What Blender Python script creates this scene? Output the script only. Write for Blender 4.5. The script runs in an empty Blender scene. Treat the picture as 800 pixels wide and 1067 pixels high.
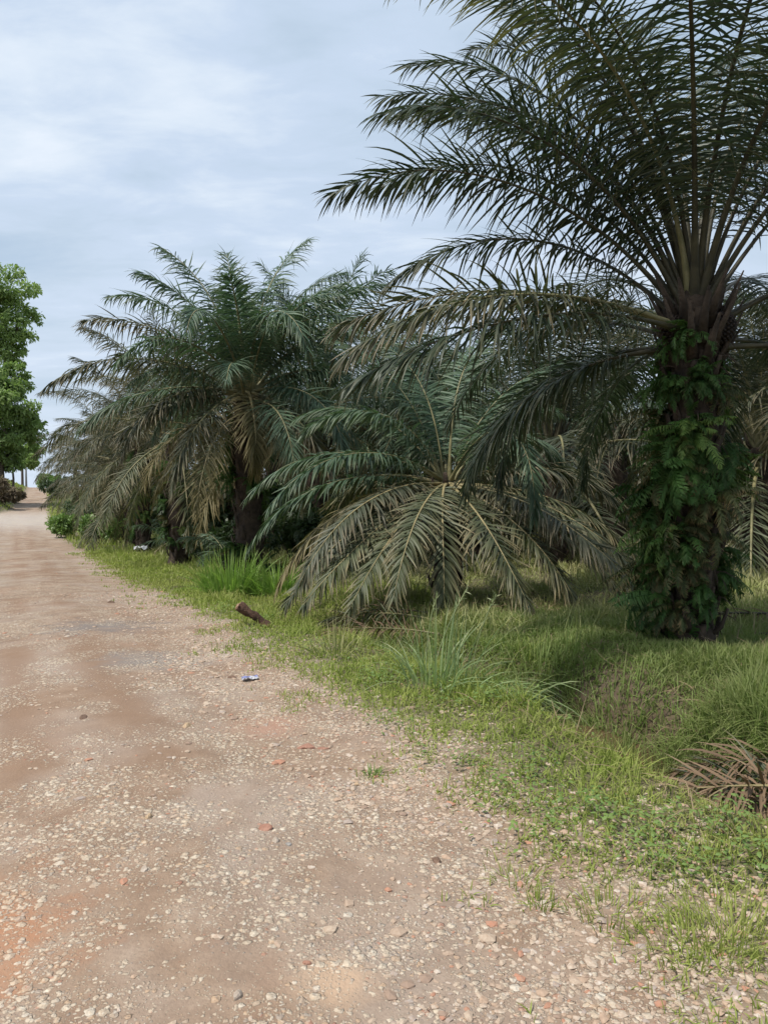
import bpy, math
import numpy as np
from math import radians as R, sin, cos, pi
from mathutils import Vector

sc = bpy.context.scene
COL = sc.collection
RNG = np.random.default_rng(7)
F = 790.0            # focal length of the photograph in its own pixels (800 x 1067)
HOR = 497.0          # eye level in the photograph
EYE = 1.6

# ------------------------------------------------------------------ numpy helpers
def nrm(a):
    return a / np.maximum(np.linalg.norm(a, axis=-1, keepdims=True), 1e-9)

def sstep(a, b, x):
    t = np.clip((x - a) / (b - a), 0, 1)
    return t * t * (3 - 2 * t)

def _hash(ix, iy, seed):
    h = (ix.astype(np.int64) * 374761393 + iy.astype(np.int64) * 668265263 + seed * 2147483647) & 0xFFFFFFFF
    h = ((h ^ (h >> 13)) * 1274126177) & 0xFFFFFFFF
    return ((h ^ (h >> 16)) & 0xFFFFFF) / float(0xFFFFFF)

def noise2(x, y, scale=1.0, seed=0, octs=3):
    x = np.asarray(x, float) * scale; y = np.asarray(y, float) * scale
    out = 0; amp = 1; tot = 0
    for o in range(octs):
        ix = np.floor(x); iy = np.floor(y); fx = x - ix; fy = y - iy
        fx = fx * fx * (3 - 2 * fx); fy = fy * fy * (3 - 2 * fy)
        a = _hash(ix, iy, seed + o); b = _hash(ix + 1, iy, seed + o)
        c = _hash(ix, iy + 1, seed + o); d = _hash(ix + 1, iy + 1, seed + o)
        out = out + amp * ((a * (1 - fx) + b * fx) * (1 - fy) + (c * (1 - fx) + d * fx) * fy)
        tot += amp; amp *= .5; x = x * 2.03 + 17.3; y = y * 2.03 - 9.1
    return out / tot      # 0..1

class MB:
    """collects numpy chunks of vertices, faces, tint and material index; one mesh out"""
    def __init__(s):
        s.v = []; s.q = []; s.t = []; s.c = []; s.qm = []; s.tm = []; s.n = 0
    def add(s, v, q=None, t=None, c=None, m=0):
        v = np.asarray(v, float).reshape(-1, 3)
        if q is not None and len(q):
            q = np.asarray(q, int).reshape(-1, 4); s.q.append(q + s.n); s.qm.append(np.full(len(q), m))
        if t is not None and len(t):
            t = np.asarray(t, int).reshape(-1, 3); s.t.append(t + s.n); s.tm.append(np.full(len(t), m))
        if c is None: c = np.full((len(v), 3), .5)
        c = np.broadcast_to(np.asarray(c, float), (len(v), 3))
        s.v.append(v); s.c.append(c); s.n += len(v)
    def mesh(s, name, mats, smooth=True):
        me = bpy.data.meshes.new(name)
        v = np.concatenate(s.v); c = np.concatenate(s.c)
        q = np.concatenate(s.q) if s.q else np.zeros((0, 4), int)
        t = np.concatenate(s.t) if s.t else np.zeros((0, 3), int)
        me.vertices.add(len(v)); me.vertices.foreach_set('co', v.astype(np.float32).ravel())
        nl = q.size + t.size
        me.loops.add(nl); me.loops.foreach_set('vertex_index', np.concatenate([q.ravel(), t.ravel()]).astype(np.int32))
        me.polygons.add(len(q) + len(t))
        tot = np.concatenate([np.full(len(q), 4), np.full(len(t), 3)]).astype(np.int32)
        st = np.concatenate([[0], np.cumsum(tot)[:-1]]).astype(np.int32)
        me.polygons.foreach_set('loop_start', st)
        try: me.polygons.foreach_set('loop_total', tot)
        except Exception: pass
        mi = np.concatenate([np.concatenate(s.qm) if s.qm else np.zeros(0), np.concatenate(s.tm) if s.tm else np.zeros(0)])
        me.polygons.foreach_set('material_index', mi.astype(np.int32))
        me.polygons.foreach_set('use_smooth', np.full(len(tot), smooth))
        for m in (mats if isinstance(mats, (list, tuple)) else [mats]): me.materials.append(m)
        a = me.attributes.new('tint', 'FLOAT_COLOR', 'POINT')
        a.data.foreach_set('color', np.concatenate([c, np.ones((len(c), 1))], 1).astype(np.float32).ravel())
        me.update(calc_edges=True)
        return me

def put(name, me, parent=None, loc=(0, 0, 0), rot=(0, 0, 0), scale=(1, 1, 1)):
    o = bpy.data.objects.new(name, me); COL.objects.link(o)
    o.parent = parent; o.location = loc; o.rotation_euler = rot
    o.scale = (scale,) * 3 if isinstance(scale, (int, float)) else scale
    return o

def tag(o, label=None, cat=None, group=None, kind=None):
    if label: o['label'] = label
    if cat: o['category'] = cat
    if group: o['group'] = group
    if kind: o['kind'] = kind
    return o

def empty(name, loc, rz=0.0, scale=1.0):
    return put(name, None, None, loc, (0, 0, rz), scale)

# ------------------------------------------------------------------ terrain
EY = np.array([-60, -20, 2.2, 4.3, 6.2, 12.5, 21, 36, 58, 90, 150, 400, 3000.])
EX = np.array([31., 11.5, .95, -.04, -1., -4.1, -8.1, -15.5, -26, -40.4, -66.8, -175, -1300.])
HY = np.array([-60, -20, 4, 6.2, 12.5, 21, 36, 58, 88, 94, 150, 165, 400, 3000.])
HH = np.array([.1, .05, 0, -.03, -.35, -.9, -1.5, -1.9, -2.2, -2.1, -.45, -.9, -10, -95.])
GY = np.array([-60, 5, 9, 14, 25, 60, 150, 400, 3000.])
GH = np.array([0, 0, -.08, -.22, -.45, -.8, -1.2, -10, -95.])
_ty = np.concatenate([np.linspace(-60, 200, 2601), np.linspace(201, 3000, 2800)])
def _smooth(Yp, Vp, k=25):
    t = np.interp(_ty[:2601], Yp, Vp); ker = np.ones(k) / k
    t[k:-k] = np.convolve(np.convolve(t, ker, 'same'), ker, 'same')[k:-k]
    return np.concatenate([t, np.interp(_ty[2601:], Yp, Vp)])
_EX, _HH, _GH = _smooth(EY, EX, 15), _smooth(HY, HH, 31), _smooth(GY, GH, 41)
def edgeX(Y): return np.interp(Y, _ty, _EX)
def wdist(X, Y):
    return (np.asarray(X, float) - edgeX(Y)) * .9
def roadW(Y): return 6.6 - 3.6 * sstep(60, 84, Y)
DITCH = 1.95
def height(X, Y, bumps=True):
    X = np.asarray(X, float); Y = np.asarray(Y, float)
    w = wdist(X, Y); p = np.interp(Y, _ty, _HH); g = np.interp(Y, _ty, _GH)
    h = p + (g - p) * sstep(1.2, 8.5, w)
    # the left bank beside the far narrow road
    h = h + 2.9 * sstep(0, 4, -w - roadW(Y)) * sstep(64, 80, Y) * (1 - .6 * sstep(110, 160, Y)) + .3 * sstep(.2, 2, -w - roadW(Y)) * (1 - sstep(60, 80, Y))
    # drainage ditch
    c = DITCH + .1 * np.sin(Y * 1.3) + .25 * (noise2(X, Y, .6, 3, 2) - .5)
    dep = .5 * (1 - sstep(6.0, 8.6, Y)) + .1
    h = h - dep * np.exp(-((w - c) / .45) ** 4) * (1 - sstep(9, 14, Y))
    h = h + .10 * sstep(2.5, 3.4, w) * (1 - sstep(3.8, 5.6, w)) * (1 - sstep(9, 13, Y))
    if bumps:
        off = sstep(.1, 1.2, w)
        h = h + off * (.13 * (noise2(X, Y, .9, 11, 3) - .5) + .04 * (noise2(X, Y, 4, 15, 2) - .5))
        on = 1 - off
        rut = .02 * np.cos((w + 1.2) * 3.3) * np.exp(-((w + 2) / 2.6) ** 2)
        h = h + on * (rut + .035 * (noise2(X, Y, 1.1, 21, 3) - .5) + .012 * (noise2(X, Y, 7, 25, 2) - .5))
    return h
def hz(x, y): return float(height(np.array([x]), np.array([y]))[0])
def at(px, Y): return (px - 400) / F * Y
def ragged(X, Y):
    """width in metres by which the bare gravel reaches past the nominal edge"""
    return .55 * (noise2(X, Y, 1.1, 31, 3) - .62) + .25 * (noise2(X, Y, 4.5, 37, 2) - .5) - .18 * sstep(5, 3, Y)

# ------------------------------------------------------------------ materials
def newmat(name):
    m = bpy.data.materials.new(name); m.use_nodes = True
    nt = m.node_tree; nt.nodes.clear()
    return m, nt
def N(nt, typ, **kw):
    n = nt.nodes.new(typ)
    for k, v in kw.items(): setattr(n, k, v)
    return n
def ramp(nt, stops, interp='LINEAR'):
    n = N(nt, 'ShaderNodeValToRGB'); cr = n.color_ramp; cr.interpolation = interp
    while len(cr.elements) < len(stops): cr.elements.new(.5)
    for e, (p, c) in zip(cr.elements, stops):
        e.position = p; e.color = (*c, 1) if len(c) == 3 else c
    return n
def mixc(nt, fac, a, b, typ='MIX'):
    n = N(nt, 'ShaderNodeMix', data_type='RGBA', blend_type=typ)
    for sock, v in ((n.inputs[0], fac), (n.inputs[6], a), (n.inputs[7], b)):
        if isinstance(v, bpy.types.NodeSocket): nt.links.new(v, sock)
        else: sock.default_value = v if isinstance(v, (int, float)) else (*v, 1)
    return n.outputs[2]
def math_(nt, op, a, b=None, clamp=False):
    n = N(nt, 'ShaderNodeMath', operation=op, use_clamp=clamp)
    for i, v in enumerate((a, b)):
        if v is None: continue
        if isinstance(v, bpy.types.NodeSocket): nt.links.new(v, n.inputs[i])
        else: n.inputs[i].default_value = v
    return n.outputs[0]
def noise_n(nt, vec, scale, detail=4, rough=.55, dist=0):
    n = N(nt, 'ShaderNodeTexNoise'); n.inputs['Scale'].default_value = scale
    n.inputs['Detail'].default_value = detail; n.inputs['Roughness'].default_value = rough
    n.inputs['Distortion'].default_value = dist
    nt.links.new(vec, n.inputs['Vector']); return n.outputs[0]
def mrange(nt, v, a, b, c=0., d=1.):
    n = N(nt, 'ShaderNodeMapRange'); n.inputs[1].default_value = a; n.inputs[2].default_value = b
    n.inputs[3].default_value = c; n.inputs[4].default_value = d
    nt.links.new(v, n.inputs[0]); return n.outputs[0]

def leaf_mat(name, dark, light, tip, rough=.42, trans=.25, tipamt=.6, spec=.5, patch=None):
    m, nt = newmat(name)
    at_ = N(nt, 'ShaderNodeAttribute', attribute_name='tint'); sp = N(nt, 'ShaderNodeSeparateColor')
    nt.links.new(at_.outputs['Color'], sp.inputs[0])
    oi = N(nt, 'ShaderNodeObjectInfo')
    geo = N(nt, 'ShaderNodeNewGeometry')
    nz = noise_n(nt, geo.outputs['Position'], 1.7, 3)
    f = math_(nt, 'ADD', math_(nt, 'MULTIPLY', sp.outputs[0], .5), math_(nt, 'MULTIPLY', oi.outputs['Random'], .35))
    f = math_(nt, 'ADD', f, mrange(nt, nz, .3, .7, -.15, .3), True)
    c = mixc(nt, f, dark, light)
    tp = math_(nt, 'MULTIPLY', math_(nt, 'POWER', sp.outputs[1], 2.5), math_(nt, 'MULTIPLY', math_(nt, 'ADD', sp.outputs[2], .3), tipamt), True)
    c = mixc(nt, tp, c, tip)
    if patch:
        nb = noise_n(nt, geo.outputs['Position'], .9, 2)
        c = mixc(nt, mrange(nt, nb, .48, .66, 0, patch[1]), c, patch[0])
    p = N(nt, 'ShaderNodeBsdfPrincipled'); nt.links.new(c, p.inputs['Base Color'])
    p.inputs['Roughness'].default_value = rough; p.inputs['Specular IOR Level'].default_value = spec
    tr = N(nt, 'ShaderNodeBsdfTranslucent')
    nt.links.new(mixc(nt, 1.0, c, (1.05, 1.25, .75), 'MULTIPLY'), tr.inputs[0])
    mx = N(nt, 'ShaderNodeMixShader'); mx.inputs[0].default_value = trans
    nt.links.new(p.outputs[0], mx.inputs[1]); nt.links.new(tr.outputs[0], mx.inputs[2])
    o = N(nt, 'ShaderNodeOutputMaterial'); nt.links.new(mx.outputs[0], o.inputs[0])
    return m

def rough_mat(name, a, b, scale=8, rough=.85, bump=.4, tint=0., bscale=None, spec=.3):
    m, nt = newmat(name)
    geo = N(nt, 'ShaderNodeNewGeometry')
    tc = N(nt, 'ShaderNodeTexCoord')
    nz = noise_n(nt, tc.outputs['Object'], scale, 5, .6)
    at_ = N(nt, 'ShaderNodeAttribute', attribute_name='tint'); sp = N(nt, 'ShaderNodeSeparateColor')
    nt.links.new(at_.outputs['Color'], sp.inputs[0])
    f = mrange(nt, nz, .32, .68)
    if tint: f = mixc(nt, tint, f, sp.outputs[0])
    c = mixc(nt, f, a, b)
    p = N(nt, 'ShaderNodeBsdfPrincipled'); nt.links.new(c, p.inputs['Base Color'])
    p.inputs['Roughness'].default_value = rough; p.inputs['Specular IOR Level'].default_value = spec
    bp = N(nt, 'ShaderNodeBump'); bp.inputs['Strength'].default_value = bump; bp.inputs['Distance'].default_value = .02
    nt.links.new(noise_n(nt, tc.outputs['Object'], bscale or scale * 4, 4), bp.inputs['Height']); nt.links.new(bp.outputs[0], p.inputs['Normal'])
    o = N(nt, 'ShaderNodeOutputMaterial'); nt.links.new(p.outputs[0], o.inputs[0])
    return m

def soil_mat():
    m, nt = newmat('soil'); L = nt.links.new
    geo = N(nt, 'ShaderNodeNewGeometry'); pos = geo.outputs['Position']
    at_ = N(nt, 'ShaderNodeAttribute', attribute_name='tint'); sp = N(nt, 'ShaderNodeSeparateColor'); L(at_.outputs['Color'], sp.inputs[0])
    wet, grassy, track = sp.outputs[0], sp.outputs[1], sp.outputs[2]
    # packed earth
    n1 = noise_n(nt, pos, .8, 5, .6, .3); n2 = noise_n(nt, pos, 5, 6, .65); n3 = noise_n(nt, pos, 70, 3, .6)
    base = ramp(nt, [(.25, (.18, .118, .078)), (.5, (.26, .180, .124)), (.75, (.35, .262, .192))]); L(n2, base.inputs[0]); c = base.outputs[0]
    c = mixc(nt, mrange(nt, n1, .54, .68, 0, .4), c, (.33, .19, .12))
    n5 = noise_n(nt, pos, 1.3, 5, .65, .4)
    c = mixc(nt, mrange(nt, n5, .55, .70, 0, .55), c, (.175, .13, .10))          # red clay
    n4 = noise_n(nt, pos, .55, 4, .6, .5)
    c = mixc(nt, mrange(nt, n4, .48, .66, 0, .6), c, (.40, .345, .30))
    c = mixc(nt, math_(nt, 'MULTIPLY', track, .8), c, (.215, .132, .082))           # pale grey dust
    c = mixc(nt, mrange(nt, n3, .3, .7, 0, .35), c, (.16, .11, .08))
    # spots with an outline of their own: orange clay, sandy hollow, dark grey patches
    for (cx, cy, rad, colr_) in ((-1.5, 2.5, .5, (.40, .19, .10)), (-30, 62, 22, (.42, .385, .35)), (-.16, 2.32, .16, (.47, .32, .21)), (-.75, 4.9, .3, (.36, .21, .15)), (-3.3, 8.9, .75, (.155, .145, .14)), (-2.1, 6.9, .5, (.19, .18, .175))):
        dn = N(nt, 'ShaderNodeVectorMath', operation='DISTANCE'); L(pos, dn.inputs[0]); dn.inputs[1].default_value = (cx, cy, 0)
        dd = math_(nt, 'ADD', dn.outputs['Value'], math_(nt, 'MULTIPLY', math_(nt, 'SUBTRACT', n2, .5), rad * 2.2))
        c = mixc(nt, mrange(nt, dd, rad * .3, rad * 1.1, .65, 0), c, colr_)
    hsum = None
    warp = N(nt, 'ShaderNodeVectorMath', operation='ADD'); L(pos, warp.inputs[0])
    wn = N(nt, 'ShaderNodeTexNoise'); wn.inputs['Scale'].default_value = 45; wn.inputs['Detail'].default_value = 3; L(pos, wn.inputs['Vector'])
    ws = N(nt, 'ShaderNodeVectorMath', operation='SCALE'); L(wn.outputs[1], ws.inputs[0]); ws.inputs['Scale'].default_value = .022; L(ws.outputs[0], warp.inputs[1])
    patch = noise_n(nt, pos, 1.9, 4, .6)
    for sc_, keep, dull in ((24, .28, .1), (44, .44, .1), (90, .55, .3)):
        v = N(nt, 'ShaderNodeTexVoronoi', voronoi_dimensions='2D'); v.inputs['Scale'].default_value = sc_; L(warp.outputs[0], v.inputs['Vector'])
        cs = N(nt, 'ShaderNodeSeparateColor'); L(v.outputs['Color'], cs.inputs[0])
        th = math_(nt, 'ADD', mrange(nt, patch, .38, .60, -.4, .5), math_(nt, 'MULTIPLY', track, -.45))
        on = math_(nt, 'LESS_THAN', cs.outputs[0], math_(nt, 'ADD', th, keep))
        rad = mrange(nt, cs.outputs[1], 0, 1, .22, .5)
        inside = math_(nt, 'SUBTRACT', rad, v.outputs['Distance'])
        mk = math_(nt, 'MULTIPLY', on, mrange(nt, inside, 0, .06))
        col = ramp(nt, [(0, (.52, .43, .32)), (.3, (.42, .33, .245)), (.5, (.57, .49, .38)), (.72, (.33, .285, .24)), (.82, (.45, .31, .20)), (.92, (.62, .56, .46)), (.975, (.38, .18, .12))], 'CONSTANT')
        L(cs.outputs[2], col.inputs[0])
        cc_ = mixc(nt, mrange(nt, n3, .3, .7, 0, .5), col.outputs[0], c)
        c = mixc(nt, math_(nt, 'MULTIPLY', mk, .85 - dull), c, cc_)
        hh = math_(nt, 'MULTIPLY', math_(nt, 'MULTIPLY', mk, mrange(nt, inside, 0, .4, .4, 1)), 30. / sc_)
        hsum = hh if hsum is None else math_(nt, 'MAXIMUM', hsum, hh)
    # earth under the grass: dark litter and moss
    gl = ramp(nt, [(.3, (.055, .055, .022)), (.55, (.10, .095, .045)), (.75, (.17, .14, .085))]); L(noise_n(nt, pos, 14, 5, .7), gl.inputs[0])
    c = mixc(nt, grassy, c, gl.outputs[0])
    c = mixc(nt, wet, c, (.085, .058, .036))
    p = N(nt, 'ShaderNodeBsdfPrincipled'); L(c, p.inputs['Base Color']); p.inputs['Specular IOR Level'].default_value = .25
    L(mrange(nt, wet, 0, 1, .9, .45), p.inputs['Roughness'])
    h = math_(nt, 'ADD', math_(nt, 'MULTIPLY', hsum, math_(nt, 'SUBTRACT', 1, grassy)), math_(nt, 'MULTIPLY', n2, 1.2))
    h = math_(nt, 'ADD', h, math_(nt, 'MULTIPLY', n3, .35))
    bp = N(nt, 'ShaderNodeBump'); bp.inputs['Strength'].default_value = .9; bp.inputs['Distance'].default_value = .012
    L(h, bp.inputs['Height']); L(bp.outputs[0], p.inputs['Normal'])
    o = N(nt, 'ShaderNodeOutputMaterial'); L(p.outputs[0], o.inputs[0])
    return m

M = {}
M['soil'] = soil_mat()
M['leaf_main'] = leaf_mat('palm_leaf', (.018, .031, .022), (.052, .076, .042), (.16, .14, .07), .46, .2, .7, .38)
M['leaf_blue'] = leaf_mat('palm_leaf_bluish', (.038, .072, .044), (.098, .155, .088), (.20, .18, .10), .5, .22, .5, .3)
M['leaf_olive'] = leaf_mat('palm_leaf_olive', (.040, .054, .028), (.105, .118, .060), (.30, .235, .13), .52, .18, 1.1, .3)
M['leaf_greybrown'] = leaf_mat('palm_leaf_grey_brown', (.030, .042, .026), (.082, .092, .054), (.25, .195, .12), .5, .2, 1.1, .3)
M['leaf_tipped'] = leaf_mat('palm_leaf_yellow_tips', (.028, .042, .026), (.075, .095, .045), (.30, .25, .11), .45, .22, 1.3, .35)
M['leaf_old'] = leaf_mat('palm_leaf_old', (.085, .078, .034), (.19, .16, .075), (.28, .22, .11), .55, .2, 1.0, .25)
M['leaf_dry'] = leaf_mat('palm_leaf_dry', (.075, .046, .027), (.22, .145, .09), (.32, .24, .16), .7, .1, .5, .2)
M['rachis'] = rough_mat('rachis', (.10, .10, .045), (.25, .22, .11), 6, .5, .2)
M['rachis_yel'] = rough_mat('rachis_straw', (.19, .155, .075), (.30, .25, .125), 5, .5, .2)
M['rachis_dark'] = rough_mat('rachis_dark', (.030, .028, .018), (.085, .075, .042), 6, .55, .2)
M['trunk'] = rough_mat('palm_trunk', (.022, .017, .013), (.085, .060, .042), 9, .9, .8, .3)
M['straw'] = leaf_mat('straw_blade', (.10, .07, .04), (.30, .23, .13), (.36, .3, .2), .7, .15, .6, .2)
M['fern'] = leaf_mat('fern_leaf', (.022, .060, .017), (.090, .185, .042), (.14, .12, .05), .55, .35, .5, .25)
M['fern_pale'] = leaf_mat('fern_leaf_pale', (.05, .10, .025), (.15, .24, .06), (.18, .15, .05), .55, .35, .5, .25)
M['fern_old'] = leaf_mat('fern_leaf_old', (.03, .05, .018), (.10, .11, .04), (.20, .13, .06), .6, .3, 1.2, .25)
M['fruit'] = rough_mat('palm_fruit', (.008, .007, .006), (.03, .016, .010), 30, .6, .3)
M['grass'] = leaf_mat('grass_blade', (.17, .235, .04), (.31, .36, .085), (.40, .35, .16), .6, .35, .7, .2, ((.33, .32, .12), .5))
M['tallgrass'] = leaf_mat('tall_grass_blade', (.125, .19, .042), (.23, .30, .09), (.27, .23, .12), .55, .35, .8, .25, ((.19, .215, .08), .6))
M['drygrass'] = leaf_mat('pale_grass_blade', (.17, .21, .055), (.34, .35, .14), (.36, .31, .18), .6, .3, .8, .3, ((.28, .24, .13), .6))
M['reed'] = leaf_mat('reed_blade', (.17, .25, .09), (.33, .40, .20), (.38, .36, .22), .5, .3, .7, .3)
M['lush'] = leaf_mat('lush_blade', (.13, .23, .04), (.24, .36, .08), (.3, .3, .12), .45, .4, .4, .4)
M['weed'] = leaf_mat('weed_leaf', (.12, .20, .05), (.24, .33, .10), (.2, .2, .07), .5, .35, .3, .35)
M['shrub'] = leaf_mat('shrub_leaf', (.10, .18, .045), (.22, .33, .09), (.2, .2, .07), .5, .3, .3)
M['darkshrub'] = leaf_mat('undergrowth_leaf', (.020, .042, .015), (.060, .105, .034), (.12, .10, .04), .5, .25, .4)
M['treeleaf'] = leaf_mat('tree_leaf', (.15, .225, .07), (.30, .39, .14), (.25, .22, .1), .55, .4, .3, .25)
M['brownshrub'] = leaf_mat('brown_twig', (.10, .075, .05), (.20, .15, .10), (.2, .2, .1), .7, .15, .3, .2)
M['bark'] = rough_mat('bark', (.06, .045, .035), (.15, .12, .09), 5, .9, .6)
M['stump'] = rough_mat('cut_butt', (.045, .024, .016), (.13, .07, .045), 14, .85, .8)
M['cut'] = rough_mat('cut_face', (.16, .09, .055), (.28, .17, .11), 25, .8, .4)
M['rock'] = rough_mat('rock', (.28, .22, .17), (.46, .39, .32), 22, .85, .6)
M['rock_red'] = rough_mat('red_rock', (.25, .12, .08), (.38, .21, .15), 22, .85, .6)
M['rock_grey'] = rough_mat('grey_rock', (.2, .18, .16), (.36, .33, .3), 22, .85, .6)
M['rock_ochre'] = rough_mat('ochre_rock', (.37, .25, .15), (.46, .34, .22), 22, .85, .6)
M['rock_brown'] = rough_mat('brown_rock', (.12, .075, .05), (.22, .14, .10), 22, .85, .6)
M['plastic'] = rough_mat('plastic_film', (.36, .36, .42), (.58, .57, .58), 20, .35, .3)
M['bluefilm'] = rough_mat('blue_film', (.14, .15, .34), (.3, .32, .46), 20, .35, .3)
M['white'] = rough_mat('white_film', (.65, .66, .68), (.8, .8, .8), 12, .45, .3)
M['pole'] = rough_mat('pole_concrete', (.3, .3, .3), (.42, .42, .42), 3, .8, .1)

def gravel_mat():
    m, nt = newmat('gravel_stone'); L = nt.links.new
    at_ = N(nt, 'ShaderNodeAttribute', attribute_name='tint'); sp = N(nt, 'ShaderNodeSeparateColor'); L(at_.outputs['Color'], sp.inputs[0])
    col = ramp(nt, [(0, (.46, .375, .285)), (.22, (.51, .43, .34)), (.4, (.39, .30, .225)), (.58, (.56, .50, .425)), (.68, (.34, .30, .27)), (.78, (.43, .31, .22)), (.88, (.25, .18, .14)), (.95, (.42, .18, .11)), (1, (.55, .36, .2))], 'CONSTANT')
    L(sp.outputs[0], col.inputs[0])
    geo = N(nt, 'ShaderNodeNewGeometry')
    n = noise_n(nt, geo.outputs['Position'], 90, 4, .6)
    c = mixc(nt, mrange(nt, n, .3, .68, .12, .8), col.outputs[0], (.30, .205, .145))
    p = N(nt, 'ShaderNodeBsdfPrincipled'); L(c, p.inputs['Base Color']); p.inputs['Roughness'].default_value = .85; p.inputs['Specular IOR Level'].default_value = .25
    bp = N(nt, 'ShaderNodeBump'); bp.inputs['Strength'].default_value = .4; bp.inputs['Distance'].default_value = .004; L(n, bp.inputs['Height']); L(bp.outputs[0], p.inputs['Normal'])
    o = N(nt, 'ShaderNodeOutputMaterial'); L(p.outputs[0], o.inputs[0])
    return m
M['gravel'] = gravel_mat()

def water_mat():
    m, nt = newmat('ditch_water'); L = nt.links.new
    p = N(nt, 'ShaderNodeBsdfPrincipled'); p.inputs['Base Color'].default_value = (.10, .062, .035, 1)
    p.inputs['Roughness'].default_value = .12
    tc = N(nt, 'ShaderNodeTexCoord'); bp = N(nt, 'ShaderNodeBump'); bp.inputs['Strength'].default_value = .1
    L(noise_n(nt, tc.outputs['Object'], 9, 3), bp.inputs['Height']); L(bp.outputs[0], p.inputs['Normal'])
    o = N(nt, 'ShaderNodeOutputMaterial'); L(p.outputs[0], o.inputs[0]); return m
M['water'] = water_mat()

# ------------------------------------------------------------------ ground and road sheets (one grid, split along the gravel edge)
def build_ground():
    ang = np.concatenate([np.linspace(-180, -50, 50)[:-1], np.linspace(-50, 50, 221), np.linspace(50, 180, 50)[1:]])
    ang = np.radians(ang); rad = .45 * np.exp(np.linspace(0, math.log(2600 / .45), 560))
    A, Rr = np.meshgrid(ang, rad)
    X = Rr * np.sin(A); Y = Rr * np.cos(A)
    Z = height(X, Y)
    w = wdist(X, Y)
    rg = ragged(X, Y)
    inroad = (w < rg * .6 + .15) & (w > -roadW(Y) - .2 * noise2(X, Y, .4, 5, 2)) & (Y < 400) & (Y > -60)
    c = DITCH + .1 * np.sin(Y * 1.3)
    wet = sstep(.95, .55, np.abs(w - c - .1)) * (1 - sstep(7, 9.5, Y)) * (Y > -30) * .9
    grassy = sstep(rg + .15, rg + 1.1, w) * .95
    grassy = np.maximum(grassy, sstep(.0, .8, -w - roadW(Y)))
    wn_ = w + .25 * (noise2(X, Y, .8, 53, 3) - .5); track = (np.exp(-((wn_ + 1.15) / .24) ** 2) + np.exp(-((wn_ + 1.8) / .22) ** 2) + np.exp(-((wn_ + 2.9) / .3) ** 2) + .6 * np.exp(-((wn_ + .55) / .12) ** 2)) * sstep(.3, .6, noise2(X, Y, .7, 51, 3))
    colr = np.stack([wet, np.clip(grassy, 0, 1), np.clip(track, 0, 1)], -1)
    nr, na = X.shape
    idx = np.arange(nr * na).reshape(nr, na)
    q = np.stack([idx[:-1, :-1], idx[:-1, 1:], idx[1:, 1:], idx[1:, :-1]], -1).reshape(-1, 4)
    V = np.stack([X, Y, Z], -1).reshape(-1, 3); C = colr.reshape(-1, 3)
    fr = inroad.ravel()[q].sum(1) >= 2
    for name, sel in (('road', fr), ('ground', ~fr)):
        qq = q[sel][:, ::-1]
        used, inv = np.unique(qq, return_inverse=True)
        mb = MB(); v = V[used]; cc = C[used]; qf = inv.reshape(-1, 4)
        mb.add(v, qf, None, cc)
        if name == 'ground' or True:
            # close the hole under the camera with a fan on whichever sheet owns it
            pass
        o = put(name, mb.mesh(name, M['soil']))
        tag(o, kind='structure')
        if name == 'road': tag(o, 'rough unpaved road of packed reddish earth and pale gravel', 'road')
        else: tag(o, 'earth verge and plantation floor beside the unpaved road', 'ground')
build_ground()

# shallow muddy water in the ditch
def build_water():
    mb = MB(); ys = np.linspace(2.0, 6.2, 40); rows = []
    for Y in ys:
        cx = float(edgeX(Y)) + DITCH / .9
        for k in np.linspace(-.6, .6, 5): rows.append((cx + k, Y, -.46))
    idx = np.arange(40 * 5).reshape(40, 5)
    q = np.stack([idx[:-1, :-1], idx[:-1, 1:], idx[1:, 1:], idx[1:, :-1]], -1).reshape(-1, 4)
    mb.add(rows, q)
    tag(put('water', mb.mesh('water', M['water'])), 'shallow brown water standing in the bottom of the roadside ditch', 'water', kind='structure')
build_water()

# ------------------------------------------------------------------ strips (blades, leaflets)
def strips(P, D, S, L, W, g, K=4, prof=(.45, 1, .9, .6, .06), fold=0., c=None, bend=None):
    n = len(P); P = P.astype(float); d = nrm(D); L = np.broadcast_to(L, (n,)); W = np.broadcast_to(W, (n,)); g = np.broadcast_to(g, (n,))
    pts = np.zeros((n, K + 1, 3)); dd = np.zeros((n, K + 1, 3)); p = P.copy()
    for k in range(K + 1):
        pts[:, k] = p; dd[:, k] = d
        d = nrm(d + np.stack([0 * g, 0 * g, -g / K], -1) + (0 if bend is None else bend / K)); p = p + d * (L / K)[:, None]
    s = nrm(S[:, None, :] - (S[:, None, :] * dd).sum(-1, keepdims=True) * dd)
    pw = np.interp(np.linspace(0, 1, K + 1), np.linspace(0, 1, len(prof)), prof)
    w = W[:, None, None] * pw[None, :, None]
    if fold:
        nn = np.cross(dd, s); mid = pts + nn * w * fold
        V = np.stack([pts - s * w, mid, pts + s * w], 2); m = 3
    else:
        V = np.stack([pts - s * w, pts + s * w], 2); m = 2
    base = (np.arange(n) * (K + 1) * m)[:, None, None]
    kk = np.arange(K)[None, :, None] * m; jj = np.arange(m - 1)[None, None, :]
    a = base + kk + jj
    q = np.stack([a, a + 1, a + 1 + m, a + m], -1).reshape(-1, 4)
    if c is None: c = np.full((n, 3), .5)
    C = np.zeros((n, K + 1, m, 3)); C[..., 0] = c[:, 0][:, None, None]
    C[..., 1] = np.linspace(0, 1, K + 1)[None, :, None]; C[..., 2] = c[:, 2][:, None, None]
    return V.reshape(-1, 3), q, C.reshape(-1, 3)

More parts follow.
